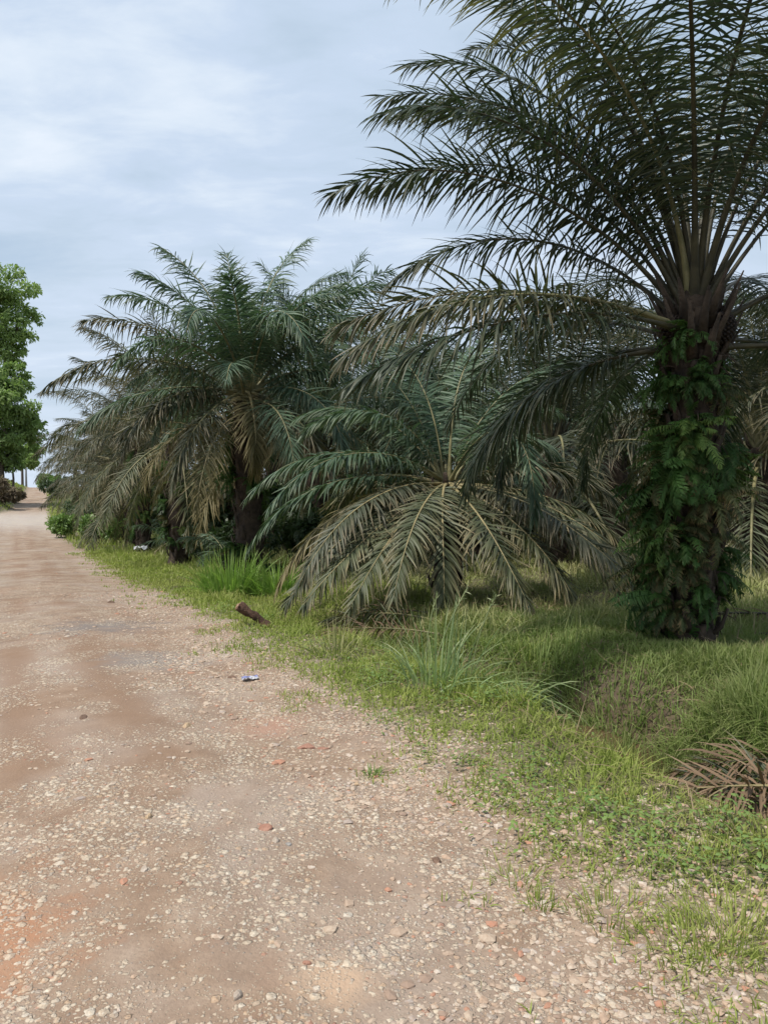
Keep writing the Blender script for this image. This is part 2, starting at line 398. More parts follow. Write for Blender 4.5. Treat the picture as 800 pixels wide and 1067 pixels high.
def tube(pts, rad, seg=6, cap=False, flat=1.0, up=None):
    pts = np.asarray(pts, float); n = len(pts); rad = np.broadcast_to(rad, (n,))
    T = nrm(np.gradient(pts, axis=0))
    ref = np.array([0, 0, 1.]) if abs(T[0, 2]) < .9 else np.array([1., 0, 0])
    if up is not None: ref = np.asarray(up, float)
    A = nrm(np.cross(T, ref)); B = np.cross(A, T)
    th = np.linspace(0, 2 * pi, seg, endpoint=False)
    V = pts[:, None] + rad[:, None, None] * (np.cos(th)[None, :, None] * A[:, None] + flat * np.sin(th)[None, :, None] * B[:, None])
    i = np.arange(n - 1)[:, None] * seg; j = np.arange(seg)[None]; j2 = (j + 1) % seg
    q = np.stack([i + j, i + j2, i + seg + j2, i + seg + j], -1).reshape(-1, 4)
    V = V.reshape(-1, 3); t = None
    if cap:
        V = np.concatenate([V, pts[:1], pts[-1:]]); a = len(V) - 2; b = len(V) - 1
        jj = np.arange(seg); t = np.concatenate([np.stack([jj * 0 + a, (jj + 1) % seg, jj], -1), np.stack([jj * 0 + b, (n - 1) * seg + jj, (n - 1) * seg + (jj + 1) % seg], -1)])
    return V, q, t

# ------------------------------------------------------------------ palm fronds
def frond(name, rng, L=4, th0=50, droop=80, p=1.3, nl=80, Lf=.8, g=.8, mats=('leaf_main', 'rachis'), pet=.2, side=0, r0=.045,
          wl=.018, K=4, plum=.4, twist=0, fold=.35, miss=.03):
    m = 26; s = np.linspace(0, 1, m)
    th = np.radians(th0 - droop * s ** p + 1.6 * np.sin(s * 7 + rng.uniform(0, 6)) * s); az = np.radians(side * s ** 1.3 + 1.6 * np.sin(s * 6 + rng.uniform(0, 6)) * s)
    T = np.stack([np.cos(th) * np.cos(az), np.cos(th) * np.sin(az), np.sin(th)], -1)
    pts = np.concatenate([[[0, 0, 0]], np.cumsum((T[1:] + T[:-1]) / 2, 0) * L / (m - 1)])
    B = np.stack([-np.sin(az), np.cos(az), 0 * az], -1); Nn = np.cross(T, B)
    tw = np.radians(twist * s)[:, None]
    B, Nn = B * np.cos(tw) + Nn * np.sin(tw), Nn * np.cos(tw) - B * np.sin(tw)
    mb = MB()
    rr = r0 * np.interp(s, [0, .06, .2, .6, 1], [1.9, 1.1, .75, .4, .1])
    v, q, _ = tube(pts, rr, 6, flat=.7, up=(0, 0, 1) if th0 < 80 else (1, 0, 0)); mb.add(v, q, None, (.5, .1, .5), 1)
    base = rng.random()
    for sd in (-1, 1):
        sl = np.clip(np.linspace(pet, .995, nl) + rng.normal(0, .004, nl), pet, 1)
        sl = sl[rng.random(nl) > miss]
        n = len(sl); qq = (sl - pet) / (1 - pet)
        def I(a): return np.stack([np.interp(sl, s, a[:, k]) for k in range(3)], -1)
        P, TT, BB, NN = I(pts), nrm(I(T)), I(B), I(Nn)
        f = np.interp(qq, [0, .05, .15, .4, .7, .9, 1], [.25, .5, .85, 1, .85, .55, .4]) * rng.normal(1, .10, n) * np.where(rng.random(n) < .05, rng.uniform(.35, .8, n), 1)
        al = np.radians(np.interp(qq, [0, .5, 1], [78, 58, 22]) + rng.normal(0, 5, n))
        be = plum * np.array([.9, .1, -.6, .5])[np.arange(n) % 4] + rng.normal(.05, .13, n)
        D = np.cos(al)[:, None] * TT + np.sin(al)[:, None] * (np.cos(be)[:, None] * sd * BB + np.sin(be)[:, None] * NN)
        S = TT + .25 * NN * rng.normal(0, 1, (n, 1))
        gg = g * np.clip(rng.normal(1, .35, n), .2, 2.2) * np.where(rng.random(n) < .06, 2.6, 1)
        cc = np.stack([np.clip(rng.normal(.5, .25, n) + .2 * (base - .5), 0, 1), 0 * f, rng.random(n)], -1)
        v, q, c = strips(P, D, S, Lf * f, wl * (0.6 + .4 * f), gg, K, (.35, 1, .85, .5, .04), fold, cc, rng.normal(0, .12, (n, 3)))
        mb.add(v, q, None, c, 0)
    return mb.mesh(name, [M[mats[0]], M[mats[1]]])

def palm_trunk(name, rng, H, r=.28, nb=100, top=True, stub=.22):
    mb = MB(); m = 24; z = np.linspace(-.3, H, m)
    pts = np.stack([.03 * np.sin(z * 1.3), .03 * np.cos(z * 1.7), z], -1)
    rr = r * np.interp(z / H, [-.2, 0, .1, .8, 1.0], [1.25, 1.12, 1, .95, .8]) * (1 + .06 * rng.normal(0, 1, m))
    v, q, t = tube(pts, rr, 20, True); mb.add(v, q, t, (.3, .5, .5))
    for i in range(nb):
        zz = H * (i + .5) / nb; a = i * 2.39996; rad = r * np.interp(zz / H, [0, .1, .8, 1], [1.15, .95, .9, .75])
        o = np.array([cos(a), sin(a), 0]); L = stub * rng.uniform(.7, 1.4)
        p0 = np.array([0, 0, zz]) + o * rad * .8; lean = rng.uniform(.35, .8)
        pp = [p0, p0 + (o * lean + np.array([0, 0, .55])) * L * .6, p0 + (o * lean * .95 + np.array([0, 0, 1.15])) * L]
        v, q, t = tube(pp, np.array([.085, .06, .04]) * rng.uniform(.7, 1.1) * min(1, r / .28), 6, True, .55, up=o); mb.add(v, q, t, (rng.random(), .5, .5))
    if H < 50:   # hanging fibre and dead leaf bases
        n = int(120 * H); a = rng.uniform(0, 2 * pi, n); zz = rng.uniform(.2, H, n)
        P = np.stack([np.cos(a) * r * 1.02, np.sin(a) * r * 1.02, zz], -1)
        D = np.stack([np.cos(a) * .5, np.sin(a) * .5, rng.normal(0, .5, n)], -1) + rng.normal(0, .2, (n, 3))
        v, q, c = strips(P, D, rng.normal(0, 1, (n, 3)), rng.uniform(.08, .3, n), .006, 1.6, 3); mb.add(v, q, None, c)
    return mb.mesh(name, M['trunk'])

def fern_mesh(name, rng, n=9, L=.5, mat='fern'):
    mb = MB()
    for i in range(n):
        a = rng.uniform(-1.4, 1.4); th = rng.uniform(-20, 65); Lr = L * rng.uniform(.5, 1.25); m = 12
        s = np.linspace(0, 1, m); t = np.radians(th - rng.uniform(60, 120) * s); aa = a + rng.normal(0, .5) * s
        T = np.stack([np.cos(t) * np.cos(aa), np.cos(t) * np.sin(aa), np.sin(t)], -1); pts = np.cumsum(T, 0) * Lr / m
        v, q, _ = tube(pts, .0025, 3); mb.add(v, q, None, (.3, .2, .3))
        B = np.array([-sin(a), cos(a), 0.]) + rng.normal(0, .25, 3)
        for sd in (-1, 1):
            k = 27; sl = np.linspace(.1, 1, k) + rng.normal(0, .008, k)
            P = np.stack([np.interp(sl, s, pts[:, j]) for j in range(3)], -1); TT = nrm(np.stack([np.interp(sl, s, T[:, j]) for j in range(3)], -1))
            D = TT * .45 + B * sd + rng.normal(0, .22, (k, 3)); f = np.sin(np.clip(sl * .93 + .1, 0, 1) * pi) ** .6
            cc = np.stack([np.clip(rng.normal(.5, .2, k) + .5 * (i / n - .5), 0, 1), 0 * sl, rng.random(k)], -1)
            v, q, c = strips(P, D, TT, .082 * f * rng.uniform(.7, 1.2, k), .0052, 1.1, 3, (.8, 1, .8, .1), 0, cc); mb.add(v, q, None, c)
    return mb.mesh(name, M[mat])

def rock_arr(rng, seg=2):
    import bmesh
    bm = bmesh.new(); bmesh.ops.create_icosphere(bm, subdivisions=seg, radius=1)
    v = np.array([x.co[:] for x in bm.verts]); t = np.array([[x.index for x in f.verts] for f in bm.faces]); bm.free()
    for k in range(5):
        d = nrm(rng.normal(0, 1, 3)); h = rng.uniform(.45, .8); s = v @ d; v = v - d[None] * np.maximum(s - h, 0)[:, None] * .95
    v = v * (1 + rng.normal(0, .03, (len(v), 1))) * rng.uniform(.6, 1.2, 3) * np.array([1, 1, .65])
    return v, t

# library of frond meshes shared by the plantation palms
def frond_set(prefix, seed, mats, matsold, L=4.0, Lf=.85, nl=62, r0=.05, K=3, wl=.022, g=.9, old=(4, 5)):
    rng = np.random.default_rng(seed); out = []
    for k, (th0, dr, p) in enumerate([(84, 35, 1.6), (72, 62, 1.5), (58, 75, 1.4), (42, 85, 1.3), (24, 85, 1.2), (-14, 62, 1.1)]):
        vs = []
        for j in range(2):
            mt = matsold if k in old and (j or k == 5) else mats
            vs.append(frond(prefix, rng, L * rng.uniform(.92, 1.08), th0 + rng.normal(0, 4), dr * rng.uniform(.85, 1.15), p, nl, Lf, g,
                            mt, .18, rng.uniform(-18, 18), r0, wl, K, .45, rng.uniform(-40, 40)))
        out.append(vs)
    return out

def make_palm(x, y, H, fset, label, group=None, n=32, rt=.26, scale=1., rot=0., seed=0, tm=None, spread=(0, 1), name='oil_palm', ferns=0, z=None):
    rng = np.random.default_rng(seed + 100)
    z0 = hz(x, y) if z is None else z
    root = empty(name, (x, y, z0)); tag(root, label, 'palm tree', group)
    put('trunk', tm or palm_trunk('trunk', rng, H, rt, 70), root)
    for i in range(n):
        q = spread[0] + (spread[1] - spread[0]) * (i + .5) / n
        k = min(5, int(q ** .95 * 6)); me = fset[k][int(rng.integers(2))]
        a = rot + i * 2.39996 + rng.normal(0, .12)
        rr = rt * (.15 + .55 * q)
        put('frond', me, root, (cos(a) * rr, sin(a) * rr, H + .12 - .45 * q), (rng.normal(0, .05), rng.normal(0, .06), a), scale * rng.uniform(.88, 1.1) * (.8 if k == 0 else 1))
    for i in range(ferns):
        a = rng.uniform(0, 2 * pi); zz = rng.uniform(.2, H * .95)
        put('fern', FERN[int(rng.integers(5))], root, (cos(a) * rt * .95, sin(a) * rt * .95, zz), (0, 0, a), rng.uniform(.7, 1.4))
    return root

rngF = np.random.default_rng(3)
FERN = [fern_mesh('fern', rngF, 20, .42, m_) for m_ in ('fern', 'fern', 'fern_pale', 'fern', 'fern_old')]

# ------------------------------------------------------------------ the big palm in front
def P_at(px, py, Y):   # world point of a photo pixel at depth Y
    return ((px - 400) / F * Y, Y, EYE + (HOR - py) / F * Y)

def main_palm():
    rng = np.random.default_rng(42)
    Y = 7.1; x = at(720, Y); z0 = hz(x, Y) - .03; H = 1.6 + (HOR - 331) / F * Y - z0
    root = empty('oil_palm', (x, Y, z0))
    tag(root, 'tall dark oil palm with green ferns covering its trunk, in the grass beyond the ditch', 'palm tree', 'oil palms of the plantation')
    put('trunk', palm_trunk('trunk', rng, H, .215, 150, stub=.17), root)
    # az (deg; 0 right, 90 away, 180 left, 270 to the camera), th0, droop, L, side, g, start height offset, material
    FR = [
     (185, 50, 74, 3.7, -12, 1.0, 0, 'm'), (153, 49, 91, 3.3, 24, 1.0, -.05, 'm'), (187, 17, 40, 3.2, -18, 1.2, -.1, 'o'), (213, 5, 39, 3.4, -24, 1.3, -.15, 'm'),
     (205, 13, 50, 3.4, -8, 1.2, -.12, 'o'), (169, 66, 66, 3.9, -21, .8, .05, 'm'), (174, 73, 70, 3.9, -16, .8, .1, 'm'), (154, 70, 69, 4.2, -19, .9, .1, 'm'),
     (213, 76, 118, 4.5, 4, 1.3, .15, 'y'), (216, 82, 116, 4.1, 8, 1.1, .15, 'm'), (262, 74, 100, 4.8, 10, 1.3, .15, 'm'),
     (170, -4, 66, 2.3, -10, 1.2, -.3, 'd'), (152, 0, 80, 2.7, 0, 1.2, -.3, 'd'), (135, 8, 96, 2.8, -10, 1.2, -.28, 'd'), (196, 60, 84, 3.6, 6, 1.0, 0, 'm'), (163, 62, 84, 3.7, 0, 1.0, 0, 'm'), (182, 68, 76, 3.7, -10, 1.0, .05, 'm'),
     (24, 84, 88, 4.9, 5, .9, .15, 'm'), (21, 31, 60, 3.2, 11, 1.1, -.1, 'm'), (30, 6, 45, 3.6, 25, 1.2, -.2, 'm'), (340, 30, 70, 3.6, 0, 1.1, -.1, 'm'),
     (345, 2, 85, 3.2, 0, 1.3, -.3, 'd'), (10, 8, 100, 3.2, 0, 1.3, -.3, 'd'), (60, 10, 90, 3.2, 0, 1.3, -.3, 'd'), (95, 12, 90, 3.4, 0, 1.3, -.3, 'd'), (125, 25, 85, 3.8, 0, 1.2, -.2, 'm'),
     (280, 66, 96, 4.6, 5, 1.2, .15, 'm'), (325, 68, 90, 4.6, -5, 1.1, .1, 'm'), (350, 60, 82, 4.5, 0, 1.0, .05, 'm'),
     (130, 76, 60, 4.7, 0, .9, .15, 'm'), (90, 80, 50, 4.6, 0, .8, .2, 'm'), (60, 76, 60, 4.8, 0, .9, .15, 'm'), (35, 66, 70, 4.7, 0, .9, .1, 'm'),
     (246, 66, 100, 4.5, 0, 1.2, .15, 'm'), (310, 58, 90, 4.3, 0, 1.2, .1, 'm'), (338, 76, 88, 4.8, 0, 1.1, .15, 'm'),
     (10, 66, 76, 4.6, 0, 1.0, .1, 'm'), (190, 74, 66, 4.5, 0, .8, .25, 'm'), (320, 76, 62, 4.6, 0, .9, .25, 'm'),
     (20, 74, 60, 4.6, 0, .8, .25, 'm'), (140, 78, 50, 4.5, 0, .8, .25, 'm'),  (100, 40, 80, 4.2, 0, 1.1, -.1, 'm'), (50, 38, 84, 4.1, 0, 1.1, -.1, 'm'),
    ]
    for (az, th0, dr, L, side, g, dz, mt) in FR:
        mats = {'m': ('leaf_main', 'rachis_dark'), 'd': ('leaf_main', 'rachis_dark'), 'o': ('leaf_greybrown', 'rachis'), 'y': ('leaf_tipped', 'rachis')}[mt]
        me = frond('frond', rng, L, th0, dr, 1.35, 124, .74 if 205 <= az <= 320 and L > 4.2 else .60, g * .8, mats, .16, side, .032, .012, 5, .5, rng.uniform(-45, 45))
        a = R(az); rr = .06 + .16 * (1 - min(1, max(0, th0) / 85))
        put('frond', me, root, (cos(a) * rr, sin(a) * rr, H + dz), (0, 0, a))
    # old petiole bases sheathing the top of the trunk
    mb = MB()
    for i in range(28):
        a = i * 2.39996; o = np.array([cos(a), sin(a), 0]); zz = H - .55 + .018 * i
        pp = [o * .2 + [0, 0, zz], o * .30 + [0, 0, zz + .22], o * (.40 + .06 * rng.random()) + [0, 0, zz + .45]]
        v, q, t = tube(pp, [.062, .04, .012], 7, True, .5, up=o); mb.add(v, q, t)
    v, q, t = tube([(0, 0, H - .2), (0, 0, H + .15), (0, 0, H + .55)], [.17, .15, .03], 9, True); mb.add(v, q, t)
    put('petiole_bases', mb.mesh('petiole_bases', M['trunk']), root)
    # fruit bunches between the leaf bases
    for (a, zz) in ((196, -.12), (318, -.12)):
        mb = MB(); n = 160
        for i in range(n):
            ph = i * 2.4; t = 1 - 2 * (i + .5) / n; r_ = math.sqrt(1 - t * t)
            c0 = np.array([cos(ph) * r_ * .13, sin(ph) * r_ * .13, t * .16])
            v = np.array([[1, 0, 0], [-1, 0, 0], [0, 1, 0], [0, -1, 0], [0, 0, 1], [0, 0, -1.]]) * .026 + c0
            mb.add(v, None, [[0, 2, 4], [2, 1, 4], [1, 3, 4], [3, 0, 4], [2, 0, 5], [1, 2, 5], [3, 1, 5], [0, 3, 5]])
        v, t = rock_arr(rng, 2); mb.add(nrm(v) * [.125, .125, .15], None, t)
        o = put('fruit_bunch', mb.mesh('fruit_bunch', M['fruit']), root, (cos(R(a)) * .24, sin(R(a)) * .24, H + zz - .03), (0, .3, R(a)), .85)
    # ferns rooted all over the trunk, heavier low down and on the left
    for i in range(99):
        zz = H * rng.uniform(.10, .80) if i > 14 else H * rng.uniform(.78, .95)
        a = rng.uniform(0, 2 * pi)
        if rng.random() < .25: a = pi + rng.normal(0, .6)
        k = np.interp(zz / H, [0, .15, .35, .6, 1], [.5, .95, 1.1, .78, .46]) * (1.1 if cos(a) < -.3 else .85)
        put('fern', FERN[int(rng.integers(5))], root, (cos(a) * .21, sin(a) * .21, zz), (rng.normal(0, .2), rng.normal(.2, .3), a), k * rng.choice([.6, .8, 1.0, 1.35]))
    return root
main_palm()

# ------------------------------------------------------------------ the young palm with drooping brown-green fronds
def young_palm():
    rng = np.random.default_rng(8)
    Y = 11.2; x = at(466, Y); z0 = hz(x, Y); H = 1.6 + (HOR - 500) / F * Y - z0
    root = empty('oil_palm', (x, Y, z0))
    tag(root, 'low young oil palm whose drooping olive brown fronds fan down to the grass', 'palm tree', 'oil palms of the plantation')
    put('trunk', palm_trunk('trunk', rng, H - .1, .2, 50, stub=.16), root)
    FR = [
     (215, 30, 85, 3.0, -16, 'b'), (211, 2, 68, 3.1, -7, 'l'), (234, -15, 20, 3.4, 1, 'o'), (244, -12, 33, 3.2, -3, 'o'), (260, 0, 99, 2.8, 16, 'o'),
     (281, -12, 43, 3.0, 19, 'o'), (306, -15, 49, 2.9, 19, 'o'), (326, -11, 51, 3.2, 17, 'o'), (356, 23, 81, 3.0, 16, 'g'), (298, 51, 140, 3.2, -24, 'b'),
     (360, 63, 140, 2.3, 22, 'b'), (199, 70, 120, 2.6, -20, 'b'), (128, 84, 61, 2.7, -5, 'b'), (69, 88, 70, 3.2, -28, 'b'), (222, -10, 40, 3.2, 0, 'o'), (228, 4, 60, 3.2, 0, 'g'),
     (252, -4, 50, 3.0, 0, 'o'), (316, -5, 40, 3.1, 0, 'g'), (336, -4, 50, 3.1, 0, 'o'), (190, 15, 75, 3.2, 0, 'b'), (175, 30, 80, 3.2, 0, 'b'), (12, 25, 75, 3.1, 0, 'o'), (350, 0, 50, 3.0, 0, 'o'),
     (150, 56, 80, 3.1, 0, 'b'), (90, 50, 80, 3.2, 0, 'b'), (40, 58, 80, 3.1, 0, 'b'), (20, 72, 70, 2.9, 0, 'b'), (165, 76, 55, 2.9, 0, 'b'), (135, 15, 70, 3.1, 0, 'o'), (80, 15, 70, 3.1, 0, 'o'), (45, 12, 75, 3.1, 0, 'o')]
    for (az, th0, dr, L, side, mt) in FR:
        mats = {'b': ('leaf_blue', 'rachis'), 'o': ('leaf_olive', 'rachis_yel'), 'g': ('leaf_greybrown', 'rachis_yel'), 'l': ('leaf_old', 'rachis_yel')}[mt]
        me = frond('frond', rng, L, th0, dr, 1.25, 108, .52, .85, mats, .12, side, .026, .0165, 4, .22, rng.uniform(-20, 20))
        a = R(az); rr = .1
        put('frond', me, root, (cos(a) * rr, sin(a) * rr, H + (-.06 if th0 < 30 else 0)), (0, 0, a))
young_palm()

# ------------------------------------------------------------------ plantation palms
SETB = frond_set('frond', 5, ('leaf_blue', 'rachis'), ('leaf_old', 'rachis_yel'), 4.0, .8, 84, .045, 3, .0165, old=(5,))
SETO = frond_set('frond', 6, ('leaf_greybrown', 'rachis'), ('leaf_olive', 'rachis'), 3.9, .75, 80, .045, 3, .0165, old=(5,))
SETM = frond_set('frond', 9, ('leaf_main', 'rachis_dark'), ('leaf_greybrown', 'rachis'), 4.0, .8, 66, .045, 3, .019)
GR = 'oil palms of the plantation'
Y = 15.5; x = at(258, Y); zc = EYE + (HOR - 415) / F * Y
BU = make_palm(x, Y, zc - hz(x, Y), SETB, 'large bushy blue-green oil palm with a hanging yellowed frond, near the bright grass clump', GR, 24, .26, .72, .4, 1, spread=(.4, 1), ferns=24)
rng = np.random.default_rng(91)
for (az, th0, dr, L, side, mt) in [(140, 73, 42, 4.1, 21, 'b'), (120, 82, 28, 3.3, 0, 'b'), (60, 86, 54, 4.1, -13, 'b'), (37, 74, 65, 4.2, 18, 'b'), (168, 63, 69, 4.0, -8, 'b'), (182, 47, 55, 3.9, -21, 'g'), (214, 24, 65, 4.1, 23, 'g'),
    (252, 62, 120, 3.6, 20, 'b'), (285, -8, 115, 2.4, 10, 'l'), (352, 35, 114, 2.9, -5, 'b'), (289, 62, 130, 3.8, 23, 'b'), (210, -8, 33, 2.8, 25, 'g'), (250, -15, 65, 3.1, -16, 'g'), (311, -12, 55, 3.0, 20, 'g'), (343, 70, 130, 3.6, -20, 'b'),
    (100, 70, 50, 3.0, 0, 'b'), (20, 76, 60, 3.2, 0, 'b'), (200, 74, 60, 3.1, 0, 'b'), (330, 72, 80, 3.0, 0, 'b'), (270, 76, 60, 2.6, 0, 'b'), (15, 66, 62, 3.8, 0, 'b'), (10, 55, 75, 3.8, 0, 'b'), (190, 10, 60, 3.4, 0, 'b'), (225, 5, 80, 3.2, 0, 'g'), (325, 10, 90, 3.0, 0, 'b'), (235, 45, 100, 3.4, 0, 'b')]:
    mats = {'b': ('leaf_blue', 'rachis'), 'g': ('leaf_greybrown', 'rachis'), 'l': ('leaf_old', 'rachis_yel')}[mt]
    me = frond('frond', rng, L, th0, dr, 1.4, 108, .68, .9, mats, .14, side, .042, .0175, 4, .5, rng.uniform(-30, 30))
    put('frond', me, BU, (cos(R(az)) * .12, sin(R(az)) * .12, zc - hz(x, Y) + .1), (0, 0, R(az)))
Y = 21.; x = at(185, Y); make_palm(x, Y, 3.7, SETO, 'oil palm with brownish drooping fronds just behind the large bushy blue-green palm', GR, 34, .26, .95, 1.1, 2, ferns=14)
Y = 27.; x = at(148, Y); make_palm(x, Y, 4.0, SETO, 'brownish oil palm above the white litter on the grass verge', GR, 34, .26, .9, 2.0, 3, ferns=14)
Y = 36.; x = at(122, Y); make_palm(x, Y, 4.0, SETO, 'dull olive oil palm overhanging the second leafy shrub beside the road', GR, 32, .26, .95, .2, 4, ferns=8)
Y = 48.; x = at(106, Y); make_palm(x, Y, 4.1, SETO, 'tall far oil palm at the road edge, fronds touching the sky gap over the road', GR, 30, .26, .95, .9, 5)
Y = 31.; x = at(138, Y); make_palm(x, Y, 2.3, SETO, 'low oil palm with drooping fronds down to the grass behind the nearer roadside shrub', GR, 30, .26, .9, 2.6, 6, ferns=4)
Y = 41.; x = at(116, Y); make_palm(x, Y, 2.6, SETO, 'low oil palm whose drooping fronds hang right behind the farther roadside shrub', GR, 30, .26, .95, 4.1, 7)
Y = 60.; x = at(94, Y); make_palm(x, Y, 3.2, SETO, 'small far oil palm at the road edge where the road starts to rise', GR, 26, .26, .9, 3.1, 8)
TRB = [palm_trunk('trunk', np.random.default_rng(60 + i), H, .28, 60) for i, H in enumerate((2.4, 3.2, 4.0))]
rngp = np.random.default_rng(77)
bg = [(330, 19, 2, 'B'), (420, 21, 1, 'B'), (500, 18.5, 0, 'B'), (575, 16, 0, 'M'), (640, 20, 1, 'M'), (790, 14.5, 0, 'O'), (850, 19, 1, 'M'), (900, 14, 1, 'M'),
      (285, 27, 1, 'M'), (370, 29, 1, 'B'), (455, 28, 2, 'M'), (530, 26, 1, 'B'), (610, 28, 1, 'M'), (690, 27, 0, 'B'), (760, 25, 1, 'M'), (830, 28, 1, 'B'),
      (215, 31, 2, 'M'), (250, 39, 1, 'B'), (320, 38, 2, 'M'), (400, 39, 1, 'M'), (480, 38, 1, 'B'), (560, 39, 2, 'M'), (640, 38, 1, 'B'), (720, 37, 1, 'M'), (790, 39, 1, 'M'), (160, 40, 1, 'M'),
      (130, 52, 1, 'M'), (190, 54, 1, 'B'), (270, 52, 2, 'M'), (350, 54, 1, 'B'), (430, 52, 2, 'M'), (510, 54, 1, 'B'), (590, 52, 1, 'M'), (670, 54, 2, 'B'), (750, 52, 1, 'M'), (820, 54, 1, 'B'),
      (100, 70, 1, 'M'), (150, 70, 1, 'B'), (80, 90, 2, 'M'), (110, 92, 1, 'B')]
for i, (px, Y, hi, st) in enumerate(bg):
    x = at(px, Y)
    lab = {0: 'oil palm of the second row, behind the low young palm and the fern-covered palm', 1: 'shaded oil palm deep in the plantation rows behind the palms nearest the road'}[0 if Y < 24 else 1]
    lab = {(330, 19): 'second-row oil palm in the gap between the bushy blue-green palm and the young palm', (420, 21): 'second-row oil palm whose crown shows just above the young palm, on its road side',
           (500, 18.5): 'second-row oil palm right behind the crown of the low young palm', (575, 16): 'dark low oil palm between the young palm and the fern-covered trunk, the nearer one there',
           (640, 20): 'dark oil palm beside the fern-covered trunk, behind the nearer low one', (850, 19): 'dark oil palm mostly out of frame past the pale brown fronds', (900, 14): 'oil palm out past the photo edge with only frond tips in view'}.get((px, Y), lab)
    if (px, Y) == (790, 14.5): lab = 'low oil palm with pale brown fronds showing past the side of the fern-covered trunk'
    if Y > 60: lab = 'distant oil palm along the right side of the far road'
    make_palm(x, Y, (2.4, 3.2, 4.0)[hi], {'B': SETB, 'M': SETM, 'O': SETO}[st], lab, GR, 30 if Y < 30 else 24, .27, rngp.uniform(.9, 1.08), rngp.uniform(0, 6), 20 + i, TRB[hi], name='oil_palm', ferns=8 if Y < 22 else 0)

# ------------------------------------------------------------------ leafy things
def leaf_cloud(mb, rng, c, rad, n, size, shell=.55, hang=.2):
    d = nrm(rng.normal(0, 1, (n, 3))); r = rng.uniform(shell, 1, n) ** .7
    r = r * (1 + .18 * np.sin(d[:, 0] * 5 + c[0]) * np.cos(d[:, 2] * 6 + c[1]))
    P = np.asarray(c) + d * r[:, None] * np.asarray(rad)
    D = d * .7 + rng.normal(0, .7, (n, 3)) - np.array([0, 0, hang])
    S = rng.normal(0, 1, (n, 3)); L = size * rng.uniform(.6, 1.4, n)
    cc = np.stack([np.clip(rng.normal(.5, .25, n), 0, 1), 0 * r, rng.random(n)], -1)
    v, q, cl = strips(P, D, S, L, L * .24, .5, 2, (.5, 1, .1), 0, cc); mb.add(v, q, None, cl)

def blades(mb, rng, P, H, W, lean=.35, g=.9, K=4, up=1.0):
    n = len(P); a = rng.uniform(0, 2 * pi, n); l = np.abs(rng.normal(0, lean, n))
    D = np.stack([np.cos(a) * l, np.sin(a) * l, np.full(n, up)], -1)
    a2 = a + rng.normal(pi / 2, .6, n); S = np.stack([np.cos(a2), np.sin(a2), 0 * a], -1)
    cc = np.stack([np.clip(rng.normal(.5, .28, n), 0, 1), 0 * a, rng.random(n)], -1)
    v, q, c = strips(P, D, S, H, W, g, K, (.7, 1, .8, .5, .05), 0, cc); mb.add(v, q, None, c)

def pts_on(xy):
    return np.stack([xy[:, 0], xy[:, 1], height(xy[:, 0], xy[:, 1])], -1)

# grass: sampled round the camera, thinning with distance
def sample_polar(rng, n, r0, r1, half):
    r = rng.uniform(r0, r1, n); a = np.radians(rng.uniform(-half, half, n)) * (1 + 1.0 * np.exp(-r / 2.2))
    return np.stack([r * np.sin(a), r * np.cos(a)], -1), r

